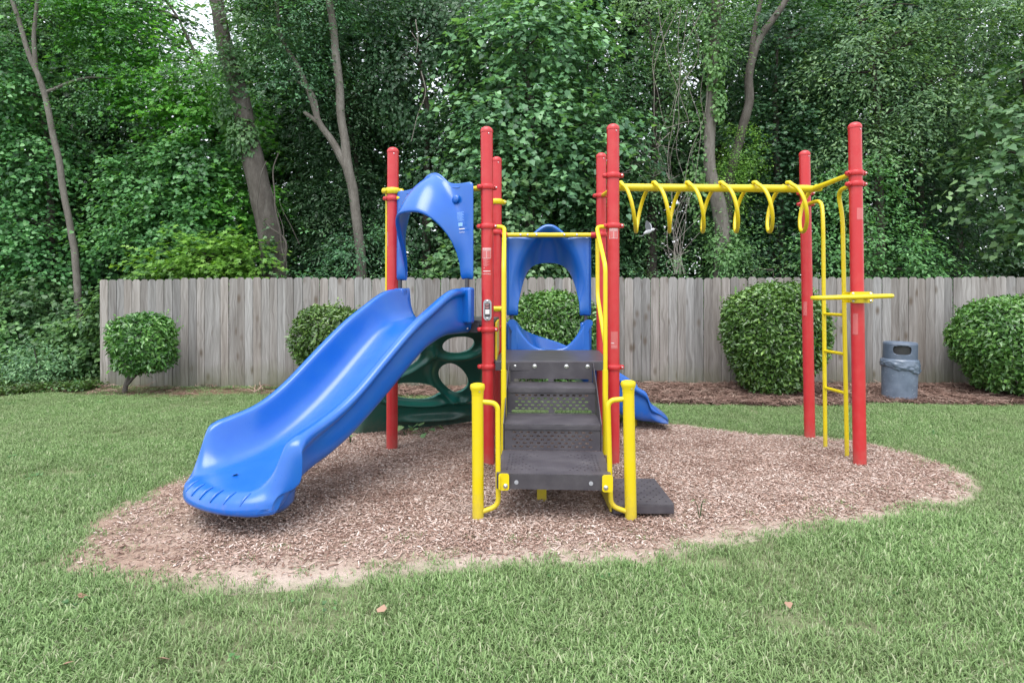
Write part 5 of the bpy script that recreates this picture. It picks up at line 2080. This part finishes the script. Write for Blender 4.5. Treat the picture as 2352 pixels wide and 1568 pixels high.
bl = [(4.65, 12.3, 4.55, 0.42, 0.35, 0.62), (4.35, 12.2, 3.9, 0.35, 0.3, 0.5)]
tree('curved_tree', 'curved trunk with a bright tuft of small leaves behind the monkey bars', 'tree',
     [(4.3, 12.35, -0.1), T(1668, 520, 12.3), T(1680, 400, 12.3), T(1700, 320, 12.3), T(1718, 240, 12.3), T(1722, 170, 12.3), T(1745, 90, 12.3), T(1800, 10, 12.3), T(1840, -60, 12.3)], [0.11, 0.10, 0.10, 0.095, 0.09, 0.085, 0.075, 0.06, 0.05],
     bl, [crown(47, bl, 150, 16, 0.075, 'slim', 0.35, 0.08, bright=0.55)], M['leaf_vivid'], M['bark_grey'], 3, seed=5,
     forks=(([T(1722, 160, 12.3), T(1730, 90, 12.3), T(1752, -10, 12.3)], [0.06, 0.05, 0.04]),))

# saplings and trees of the front row, each with its own leaves
FR = [
    # label, x, y, blobs, parts, material
    ('vivid star-leaved sapling just above the fence beside the leaning trunk', -5.35, 11.5,
     [(-5.75, 11.5, 2.15, 0.95, 0.45, 0.5), (-5.05, 11.5, 2.4, 0.45, 0.35, 0.4), (-6.5, 11.7, 2.2, 0.6, 0.4, 0.5)],
     lambda b: [crown(51, b, 150, 14, 0.16, 'star', 0.5, 0.16, 0.2, 1.2, 0.6)], 'leaf_vivid'),
    ('bright yellow-green maple crown behind the leaning trunk', -6.7, 13.2,
     [(-7.4, 13.2, 6.2, 1.1, 0.7, 0.8), (-6.4, 13.0, 5.5, 0.9, 0.6, 0.8), (-8.7, 13.2, 7.8, 1.0, 0.7, 0.9), (-6.0, 13.0, 3.6, 0.8, 0.5, 0.7)],
     lambda b: [crown(52, b, 520, 20, 0.15, 'star', 0.8, 0.2, 0.3, 1.1, 0.55)], 'leaf_vivid'),
    ('sapling hung with pale heart-shaped vine leaves above the fence corner', -7.5, 12.7,
     [(-7.6, 12.8, 4.1, 0.9, 0.5, 0.7), (-8.1, 12.9, 3.0, 0.8, 0.4, 0.6), (-6.9, 12.5, 3.1, 0.8, 0.5, 0.7), (-6.5, 12.6, 4.4, 0.7, 0.5, 0.6)],
     lambda b: [crown(53, b, 430, 20, 0.125, 'heart', 0.7, 0.16, 0.5, 0.9, 0.55)], 'leaf_mid'),
    ('low heart-leaved tree at the open left edge of the wood', -10.1, 13.0,
     [(-10.4, 13.0, 4.6, 1.1, 0.6, 0.9), (-10.9, 12.6, 3.1, 0.9, 0.6, 0.7), (-9.9, 13.0, 2.4, 1.0, 0.5, 0.7), (-10.9, 12.9, 6.2, 1.0, 0.7, 0.9)],
     lambda b: [crown(54, b, 520, 20, 0.125, 'heart', 0.8, 0.17, 0.45, 0.9, 0.45)], 'leaf_mid'),
    ('dark ivy-hung tree between the forked trunk and the tall red posts', -1.9, 12.9,
     [(-2.2, 12.9, 6.5, 1.2, 0.8, 1.9), (-1.5, 12.9, 4.2, 1.0, 0.7, 1.6), (-2.3, 12.9, 3.0, 0.8, 0.6, 1.1), (-1.2, 13.0, 7.6, 1.2, 0.8, 1.3)],
     lambda b: [curtain(55, b, 13000, 0.105, 'heart', 0.38)], 'leaf_deep'),
    ('redbud with broad pale leaves arching above the deck', 0.3, 12.0,
     [(0.0, 12.2, 5.2, 1.3, 0.8, 0.9), (1.2, 12.1, 4.2, 0.9, 0.6, 0.6), (-0.5, 12.2, 4.2, 0.8, 0.6, 0.7), (0.5, 12.4, 6.9, 1.6, 0.9, 1.1), (1.7, 12.2, 5.0, 0.7, 0.5, 0.5)],
     lambda b: [crown(56, b, 430, 16, 0.17, 'heart', 0.85, 0.16, 0.45, 1.0, 0.48)], 'leaf_pale'),
    ('leafy vine-covered sapling rising behind the lower blue hood', 0.0, 11.6,
     [(-0.1, 11.7, 3.2, 0.55, 0.4, 0.9), (0.2, 11.7, 2.3, 0.7, 0.4, 0.6), (-0.9, 11.7, 2.2, 0.6, 0.4, 0.5)],
     lambda b: [crown(57, b, 220, 15, 0.15, 'heart', 0.55, 0.13, 0.5, 0.9, 0.5)], 'leaf_pale'),
    ('dark glossy evergreen behind the paired red posts', 1.9, 12.7,
     [(1.6, 12.8, 2.8, 1.1, 0.7, 1.1), (2.3, 12.8, 4.4, 1.0, 0.7, 1.1), (2.0, 13.0, 6.2, 1.1, 0.8, 1.2)],
     lambda b: [crown(58, b, 480, 20, 0.11, 'oval', 0.6, 0.13, 0.4, 0.9, 0.35)], 'leaf_dark'),
    ('tall vine-draped tree at the top, left of the straight pale trunk', 2.9, 12.6,
     [(2.9, 12.6, 7.6, 0.9, 0.6, 0.9), (3.2, 12.5, 5.8, 0.55, 0.4, 1.1), (2.8, 12.4, 3.4, 0.6, 0.4, 1.0)],
     lambda b: [curtain(59, b, 4200, 0.085, 'heart', 0.55)], 'leaf_mid'),
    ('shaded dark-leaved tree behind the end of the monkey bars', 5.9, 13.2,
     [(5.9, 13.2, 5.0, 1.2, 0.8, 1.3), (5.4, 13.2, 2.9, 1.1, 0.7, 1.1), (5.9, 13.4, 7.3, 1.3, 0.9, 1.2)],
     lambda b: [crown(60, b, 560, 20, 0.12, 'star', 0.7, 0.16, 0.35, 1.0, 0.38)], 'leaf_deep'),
    ('cherry laurel with layered shiny sprays right of the tallest end post', 7.6, 12.4,
     [(7.2, 12.5, 6.4, 1.3, 0.8, 0.9), (8.3, 12.4, 5.4, 1.2, 0.7, 0.7), (7.0, 12.4, 4.6, 0.9, 0.6, 0.7), (8.2, 12.7, 7.6, 1.5, 0.9, 0.8), (9.6, 12.6, 7.4, 1.0, 0.8, 0.9)],
     lambda b: [crown(61, b, 640, 20, 0.125, 'oval', 0.75, 0.13, 0.55, 0.9, 0.5)], 'leaf_pale'),
    ('young laurel with drooping pale sprays above the fence behind the turning ring', 6.9, 11.6,
     [(6.7, 11.7, 3.6, 0.75, 0.5, 0.7), (7.1, 11.6, 2.6, 0.85, 0.45, 0.6), (7.6, 11.8, 2.2, 0.8, 0.4, 0.45), (6.2, 11.7, 2.5, 0.7, 0.4, 0.6)],
     lambda b: [crown(62, b, 300, 16, 0.115, 'oval', 0.6, 0.11, 0.55, 0.9, 0.55)], 'leaf_mid'),
    ('big-leaved redbud sprays reaching in from the right edge', 10.0, 11.3,
     [(9.7, 11.3, 4.8, 0.8, 0.5, 0.45), (9.3, 11.3, 3.9, 0.8, 0.5, 0.4), (9.9, 11.3, 3.0, 0.7, 0.5, 0.4), (10.2, 11.4, 6.0, 0.8, 0.6, 0.5)],
     lambda b: [crown(63, b, 165, 13, 0.19, 'heart', 0.95, 0.15, 0.3, 1.1, 0.45)], 'leaf_pale'),
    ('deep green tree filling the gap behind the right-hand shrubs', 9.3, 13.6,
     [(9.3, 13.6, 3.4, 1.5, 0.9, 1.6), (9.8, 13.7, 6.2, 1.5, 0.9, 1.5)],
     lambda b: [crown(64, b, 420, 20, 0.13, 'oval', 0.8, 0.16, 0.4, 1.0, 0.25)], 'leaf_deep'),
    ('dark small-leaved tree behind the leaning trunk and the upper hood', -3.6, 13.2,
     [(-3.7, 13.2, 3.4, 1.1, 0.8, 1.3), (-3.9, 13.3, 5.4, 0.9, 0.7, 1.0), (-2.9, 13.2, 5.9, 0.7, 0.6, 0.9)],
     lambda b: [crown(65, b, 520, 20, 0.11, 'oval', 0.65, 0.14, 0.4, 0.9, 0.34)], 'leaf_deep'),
]
for k, (label, x, y, bl, fn, lm) in enumerate(FR):
    zt = max(b[2] for b in bl)
    tr = [(x + 0.1, y + 0.2, -0.1), (x + 0.05, y + 0.2, zt * 0.4), (x - 0.05 + 0.1 * (k % 3), y + 0.25, zt * 0.75), (bl[0][0], y + 0.25, zt)]
    tree('woodland_tree', label, 'tree', tr, [0.035 + 0.012 * zt, 0.03 + 0.009 * zt, 0.02 + 0.006 * zt, 0.02], bl, fn(bl), M[lm],
         M['bark_grey'] if k % 2 else M['bark_dark'], 18, 'woodland trees behind the fence', seed=20 + k)

# ---------------------------------------------- understory bushes whose tops show above the fence, and the left-hand thicket
UN = [(-6.9, 11.3, 1.1, 'leaf_mid', 'heart', 0.12, 'leafy bush peeping over the left end of the fence'),
      (-3.7, 11.4, 1.15, 'leaf_dark', 'oval', 0.10, 'dark glossy bush above the fence under the forked tree'),
      (-2.3, 11.5, 1.1, 'leaf_pale', 'slim', 0.085, 'fine-leaved pale bush above the fence behind the left red post'),
      (-1.4, 11.5, 1.15, 'leaf_mid', 'heart', 0.12, 'bush above the fence seen through the upper hood'),
      (1.9, 11.4, 1.0, 'leaf_dark', 'heart', 0.12, 'dark bush above the fence behind the paired posts'),
      (2.75, 11.3, 1.2, 'leaf_pale', 'slim', 0.075, 'ferny bush with small pale leaflets below the first hanging loops'),
      (3.55, 11.4, 1.1, 'leaf_mid', 'slim', 0.085, 'feathery green bush at the foot of the straight pale trunk'),
      (5.0, 11.5, 1.2, 'leaf_dark', 'oval', 0.10, 'dark bush above the fence right of the straight pale trunk'),
      (8.9, 11.6, 1.1, 'leaf_dark', 'oval', 0.11, 'dark laurel bush above the fence behind the bin'),
      (-7.95, 11.4, 0.8, 'leaf_mid', 'heart', 0.12, 'low bush pressed against the end of the fence'),
      (-9.3, 12.1, 1.0, 'leaf_dark', 'oval', 0.10, 'dark thicket bush under the slim leaning tree'),
      (-10.0, 11.7, 0.85, 'leaf_mid', 'heart', 0.12, 'bush spilling onto the ground cover at the left edge'),
      (-8.45, 10.75, 0.5, 'leaf_pale', 'oval', 0.10, 'small pale sapling in front of the thicket'),
      (-9.5, 12.2, 1.3, 'leaf_dark', 'heart', 0.13, 'tall shaded bush deep in the left thicket')]
for k, (x, y, s, lm, kind, sz, label) in enumerate(UN):
    h = 1.95 * s if x > -7.4 else 1.5 * s
    bl = [(x, y, h * 0.62, 0.62 * s + 0.1, 0.40 * s, h * 0.42), (x + 0.35 * s, y, h * 0.40, 0.5 * s, 0.35 * s, h * 0.36), (x - 0.4 * s, y, h * 0.5, 0.5 * s, 0.35 * s, h * 0.36)]
    tree('understory_bush', label, 'bush', [(x, y, -0.05), (x + 0.03, y, h * 0.4), (x - 0.04, y, h * 0.9)], [0.03, 0.022, 0.01], bl,
         [crown(70 + k, bl, int(190 * s), 15, sz, kind, 0.45, 0.11, 0.35, 1.0, 0.5)], M[lm], M['bark_dark'], 7, 'bushes at the wood edge', seed=60 + k, seg=8)

CLIP[0] = False
# ---------------------------------------------- deeper rows: shared crowns, one tree each
mid_meshes = []
for k in range(3):
    bl = [(0, 0, 2.2, 1.5, 1.1, 1.6), (0.4, 0, 4.6, 1.6, 1.2, 1.6), (-0.5, 0.1, 6.6, 1.6, 1.2, 1.5), (0.3, 0, 8.4, 1.5, 1.2, 1.3)]
    v, l, s, t = join_data([crown(90 + k, bl, 620, 17, 0.20, ('oval', 'heart', 'star')[k] if k else 'slim', 0.95, 0.22, 0.4, 1.0, 0.38)])
    mid_meshes.append(np_mesh('crown', v, l, s, [M['leaf_deep'], M['leaf_dark'], M['leaf_deep']][k], t))  # darkened leaf colours carry the shade of the inner wood
b = MB()
b.tube(knobbly([(0, 0, -0.2), (0.1, 0, 2.5), (-0.05, 0, 5), (0.1, 0, 8.5)], 6, 0.05, 4), [0.17] * 6 + [0.15] * 6 + [0.11] * 6 + [0.08], 10)
mid_trunk = b.data('trunk', M['bark_grey'])
MID = [(-14.5, 15.5), (-12.2, 15.0), (-10.3, 15.8), (-8.0, 16.5), (-5.6, 16.2), (-3.6, 15.3), (-1.4, 15.8), (0.9, 15.2), (3.0, 15.7), (5.2, 15.3), (7.2, 15.9), (9.2, 15.2), (11.4, 15.7), (13.8, 15.3)]
WHERE = ['beyond the left edge of the frame', 'far left behind the heart-leaved tree', 'behind the slim leaning trunk', 'under the gap of open sky', 'behind the leaning grey trunk',
         'behind the forked pale tree', 'behind the ivy-hung tree', 'behind the arching redbud', 'behind the straight pale trunk', 'behind the curved trunk', 'behind the tall end post',
         'behind the cherry laurel', 'behind the right-edge redbud', 'at the far right edge of the wood']
for k, (x, y) in enumerate(MID):
    r_ = empty('woodland_tree', (x, y, gz(y)), rnd.uniform(-0.5, 0.5))
    r_.scale = (1, 1, 0.74 if k == 3 else rnd.uniform(1.0, 1.16))
    tag(r_, 'second-row woodland tree in shade ' + WHERE[k], 'tree', 'woodland trees behind the fence')
    o = link('trunk', mid_trunk, r_)
    o = link('crown', mid_meshes[k % 3], r_)
    o['kind'] = 'stuff'
back_meshes = []
for k in range(2):
    bl = [(0, 0, 3, 2.2, 1.5, 2.6), (0.5, 0, 7.0, 2.3, 1.6, 2.3), (-0.6, 0, 10.5, 2.3, 1.6, 2.2), (0.2, 0, 13.2, 2.0, 1.5, 1.5)]
    v, l, s, t = join_data([crown(95 + k, bl, 700, 16, 0.34, 'slim' if k else 'quad', 1.3, 0.3, 0.4, 1.0, 0.45)])
    back_meshes.append(np_mesh('crown', v, l, s, M['leaf_pale'] if k else M['leaf_mid'], t))  # paler leaf on every other crown paints in distant lit foliage
b = MB()
b.tube(knobbly([(0, 0, -0.2), (0.1, 0, 4), (-0.1, 0, 8), (0.1, 0, 13.5)], 6, 0.06, 9), [0.24] * 6 + [0.20] * 6 + [0.15] * 6 + [0.1], 10)
back_trunk = b.data('trunk', M['bark_dark'])
for k in range(13):
    x = -19.5 + 3.2 * k + rnd.uniform(-0.4, 0.4)
    y = 20.5 + rnd.uniform(-0.8, 1.2)
    r_ = empty('woodland_tree', (x, y, gz(y)), rnd.uniform(-0.6, 0.6))
    r_.scale = (1, 1, 0.62 if abs(x + 10.2) < 1.7 else rnd.uniform(0.82, 1.08))
    tag(r_, 'tall tree closing off the back of the wood', 'tree', 'tall trees at the back of the wood')
    link('trunk', back_trunk, r_)
    link('crown', back_meshes[k % 2], r_)['kind'] = 'stuff'

# ---------------------------------------------- the far wood beyond, one mass
r = np.random.RandomState(500)
n = 15000
c = np.column_stack([r.uniform(-34, 34, n), 31 + r.normal(0, 1.6, n), r.rand(n) ** 0.8 * 13.0 * (1 - 0.45 * np.exp(-0.0))])
top = 9.5 + 2.2 * np.sin(c[:, 0] * 0.9) + 1.4 * np.sin(c[:, 0] * 2.3 + 1)
c[:, 2] = r.rand(n) * top + 0.2
v, l, s, t = leaf_data(c, r.normal(size=(n, 3)) + np.array([0, -0.9, 0.6]), r.normal(size=(n, 3)) + np.array([0, 0, -0.6]), r.uniform(0.35, 0.8, n), 'quad', np.clip(0.5 + 0.15 * np.sin(c[:, 0] * 1.1) + r.normal(0, 0.15, n), 0, 1))
fw = link('far_woods', np_mesh('far_woods', v, l, s, M['leaf_dark'], t))
tag(fw, 'dim leafy mass of the wood far behind the fence', kind='stuff')

# ---------------------------------------------- bare vines and twigs
def vine(label, paths, rad, name='bare_vine', material='twig'):
    b = MB()
    base = Vector(paths[0][0])
    root = empty(name, (base.x, base.y, 0))
    tag(root, label, 'vine', 'bare vines hanging at the wood edge')
    for p, r0 in zip(paths, rad):
        pts = knobbly(p, 8, 0.05, 3)
        b.tube(pts, list(np.linspace(r0, r0 * 0.45, len(pts))), 6)
    o = b.build('stem', M[material])
    o.parent = root
    o.matrix_parent_inverse = Matrix.Translation(-root.location)
    return root


vy = 11.9
vine('long bare vine dangling in the dark gap above the upper hood', [[T(970, 165, vy), T(975, 210, vy), T(962, 260, vy), T(945, 325, vy)]], [0.012])
vine('short kinked bare twig high in the ivy-hung tree', [[T(955, 45, vy), T(958, 85, vy), T(953, 125, vy)], [T(944, 75, vy), T(958, 98, vy)]], [0.010, 0.007])
rng = random.Random(5)
pp, rr_ = [], []
for k in range(26):                         # the tangle between the twin posts and the first loops
    x0, y0 = rng.uniform(1425, 1530), rng.uniform(295, 400)
    x1, y1 = x0 + rng.uniform(-70, 90), y0 + rng.uniform(-25, 35)
    d0, d1 = rng.uniform(11.6, 12.2), rng.uniform(11.6, 12.2)
    pp.append([T(x0, y0, d0), T((x0 + x1) / 2 + rng.uniform(-20, 20), (y0 + y1) / 2 + rng.uniform(-25, 25), (d0 + d1) / 2), T(x1, y1, d1)])
    rr_.append(rng.uniform(0.004, 0.008))
vine('tangle of thin bare twigs just right of the paired red posts', pp, rr_)
pp, rr_ = [], []
for k in range(10):
    x0 = rng.uniform(1480, 1640)
    d0 = rng.uniform(11.6, 12.1)
    pts = [(x0 + 30 * math.sin(q * 1.3 + k) + rng.uniform(-14, 14), 20 + q * rng.uniform(95, 130)) for q in range(5)]
    pp.append([T(px, py, d0) for px, py in pts])
    rr_.append(rng.uniform(0.004, 0.010))
vine('curtain of long bare vines hanging left of the straight pale trunk', pp, rr_)
pp, rr_ = [], []
for k in range(16):
    x0, y0 = rng.uniform(1520, 1580), rng.uniform(430, 630)
    pp.append([T(1560 + rng.uniform(-15, 15), 630, 11.5), T((x0 + 1560) / 2 + rng.uniform(-10, 10), (y0 + 630) / 2, 11.5), T(x0 + rng.uniform(-70, 70), y0, 11.5)])
    rr_.append(rng.uniform(0.004, 0.009))
vine('fan of dry bare stems standing above the fence below the monkey bars', pp, rr_)
pp, rr_ = [], []
for k in range(9):
    x0 = rng.uniform(1150, 1240)
    pp.append([T(x0, 395 + rng.uniform(-20, 30), 11.8), T(x0 + rng.uniform(-10, 20), 470, 11.8), T(x0 + rng.uniform(-40, 50), 560, 11.8)])
    rr_.append(rng.uniform(0.004, 0.008))
vine('few bare stems behind the lower hood', pp, rr_)
pp = [[T(640, 640, 11.7), T(655, 560, 11.7), T(618, 520, 11.7), T(592, 480, 11.65), T(596, 420, 11.6), T(612, 370, 11.6)],
      [T(650, 600, 11.7), T(632, 480, 11.65), T(628, 390, 11.7), T(636, 350, 11.8)], [T(655, 620, 11.7), T(645, 520, 11.7), T(620, 430, 11.65)],
      [T(690, 560, 11.8), T(660, 510, 11.7), T(640, 460, 11.7)]]
vine('climbing vine stems wrapped up the thick leaning trunk', pp, [0.022, 0.018, 0.012, 0.008], material='bark_grey')

# ---------------------------------------------- ground cover at the left, seedlings, fallen leaves
r = np.random.RandomState(77)
pieces = []
for k in range(6):
    n = 9
    c = np.column_stack([r.normal(0, 0.05, n), r.normal(0, 0.05, n), r.uniform(0.02, 0.10, n)])
    v, l, s, t = leaf_data(c, np.array([0, 0, 1.0])[None] + r.normal(size=(n, 3)) * 0.35, r.normal(size=(n, 3)), 0.05 + 0.04 * r.rand(n), 'slim', np.clip(r.normal(0.5, 0.25, n), 0, 1))
    faces, q = [], 0
    for z_ in s:
        faces.append(tuple(l[q:q + z_])); q += z_
    pieces.append((v.tolist(), faces, t.tolist()))
n = 9000
P = np.column_stack([r.uniform(-14, -6.5, n), r.uniform(8.2, 12, n)])
d = poly_dist(P, EDGE_WOOD) + wob(P, 3, 4) * 0.25
P = P[(d > -0.05) & (r.rand(n) < 0.9) & (P[:, 0] < -7.2 + 0 * P[:, 1])]
n = len(P)
scatter('ground_cover', pieces, np.column_stack([P, ground_z(P) + 0.02]), np.column_stack([r.normal(0, .15, n), r.normal(0, .15, n), r.rand(n) * 6.28]), r.uniform(0.7, 1.3, n), r.randint(0, 6, n),
        M['leaf_litter'], 'low leafy ground cover at the edge of the wood, left of the fence')


weeds = []
for k in range(6):
    m_ = 7
    a_ = r.rand(m_) * 6.28
    c = np.column_stack([np.cos(a_) * 0.025, np.sin(a_) * 0.025, r.uniform(0.022, 0.04, m_)])
    v, l, s, t = leaf_data(c, np.array([0, 0, 1.0])[None] + r.normal(size=(m_, 3)) * 0.3, np.column_stack([np.cos(a_), np.sin(a_), np.zeros(m_)]), 0.014 + 0.012 * r.rand(m_), 'heart', np.clip(r.normal(0.45, 0.2, m_), 0, 1))
    faces, q = [], 0
    for z_ in s:
        faces.append(tuple(l[q:q + z_])); q += z_
    weeds.append((v.tolist(), faces, t.tolist()))
n = 2000
P = np.column_stack([r.uniform(-8, 8, n), 2.0 + 8.0 * r.rand(n) ** 1.3])
P = P[(poly_dist(P, PIT) < -0.12) & (poly_dist(P, BED) < -0.2) & (wob(P, 2.4, 55) + r.normal(size=n) * 0.3 > 0.6)]
n = len(P)
scatter('lawn_weeds', weeds, np.column_stack([P, ground_z(P) + 0.004]), np.column_stack([r.normal(0, .15, n), r.normal(0, .15, n), r.rand(n) * 6.28]), r.uniform(0.7, 1.4, n), r.randint(0, 6, n),
        M['leaf_mid'], 'clover and small broad-leaved weeds dotted through the lawn')


def leaf_single(seed, size, kind, material, bend_=0.0):
    rr = np.random.RandomState(seed)
    v, l, s, t = leaf_data(np.zeros((1, 3)), np.array([[rr.normal() * .2, rr.normal() * .2, 1.0]]), np.array([[1.0, 0, 0]]), np.array([size]), kind, np.array([0.45 + 0.4 * rr.rand()]))
    return np_mesh('leaf', v, l, s, material, t)


def seedling(label, x, y, n, size, spread, seed):
    root = empty('seedling', (x, y, 0.01))
    tag(root, label, 'seedling', 'seedlings sprouting in the mulch')
    rng = random.Random(seed)
    b = MB()
    for k in range(n):
        a, rr, h = rng.uniform(0, 6.28), spread * (0.3 + 0.7 * rng.random()), rng.uniform(0.04, 0.15)
        e = Vector((rr * math.cos(a), rr * math.sin(a) * 0.6, h))
        b.tube([(0, 0, -0.01), e * 0.5 + Vector((0, 0, 0.03)), e], [0.003, 0.0025, 0.0015], 5)
        o = link('leaf', leaf_single(seed + k, size * rng.uniform(0.7, 1.2), 'heart', M['leaf_pale']), root)
        o.location = e
        o.rotation_euler = (rng.uniform(-.4, .4), rng.uniform(-.2, .5), a)
    b.build('stem', M['leaf_mid'], root)


seedling('broad-leaved green seedling in the mulch before the climbing wall', -1.0, 6.95, 9, 0.085, 0.20, 300)
seedling('small green seedling beside the left red post', -1.22, 6.95, 4, 0.085, 0.10, 320)
seedling('narrow seedling in the mulch under the big slide', -1.75, 6.55, 5, 0.06, 0.07, 340)
seedling('tiny weed in the mulch right of the stairs', 1.35, 4.35, 4, 0.04, 0.06, 360)

for k, (s_, l_, label) in enumerate(((2.06, 0.26, 'small tan leaf lying low on the bed of the big slide'), (2.16, -0.05, 'tiny dry leaf in the middle of the slide exit'))):
    g = EDGE_M + SD * s_ + SN * l_
    o = link('dry_leaf', leaf_single(450 + k, 0.05, 'heart', M['dry_leaf']))
    o.location = (g.x, g.y, interp(s_, bed_t) + 0.012)
    o.rotation_euler = (0, 0.1, 1.0 + k)
    tag(o, label, 'leaf', 'fallen dry leaves')
for k, (px, py, sz, label) in enumerate(((875, 1425, 0.058, 'brown dry leaf on the near lawn left of centre'), (360, 1535, 0.06, 'pinkish dry leaf on the lawn near the bottom left'),
                                        (180, 1388, 0.06, 'dry leaf on the lawn at the left, below the mulch tip'), (1010, 1080, 0.06, 'pale dry leaf lying on the mulch by the stairs'),
                                        (1800, 1170, 0.05, 'brown leaf at the right rim of the mulch'), (140, 1552, 0.05, 'small pale dry leaf in the bottom left corner'),
                                        (1810, 1402, 0.045, 'small brown leaf on the right-hand lawn'))):
    g = ground(px, py)
    o = link('dry_leaf', leaf_single(400 + k, sz, 'heart', M['dry_leaf']))
    o.location = (g.x, g.y, 0.045 if k not in (3, 4) else 0.03)
    o.rotation_euler = (rnd.uniform(-.3, .3), rnd.uniform(-.3, .3), rnd.uniform(0, 6.28))
    tag(o, label, 'leaf', 'fallen dry leaves')
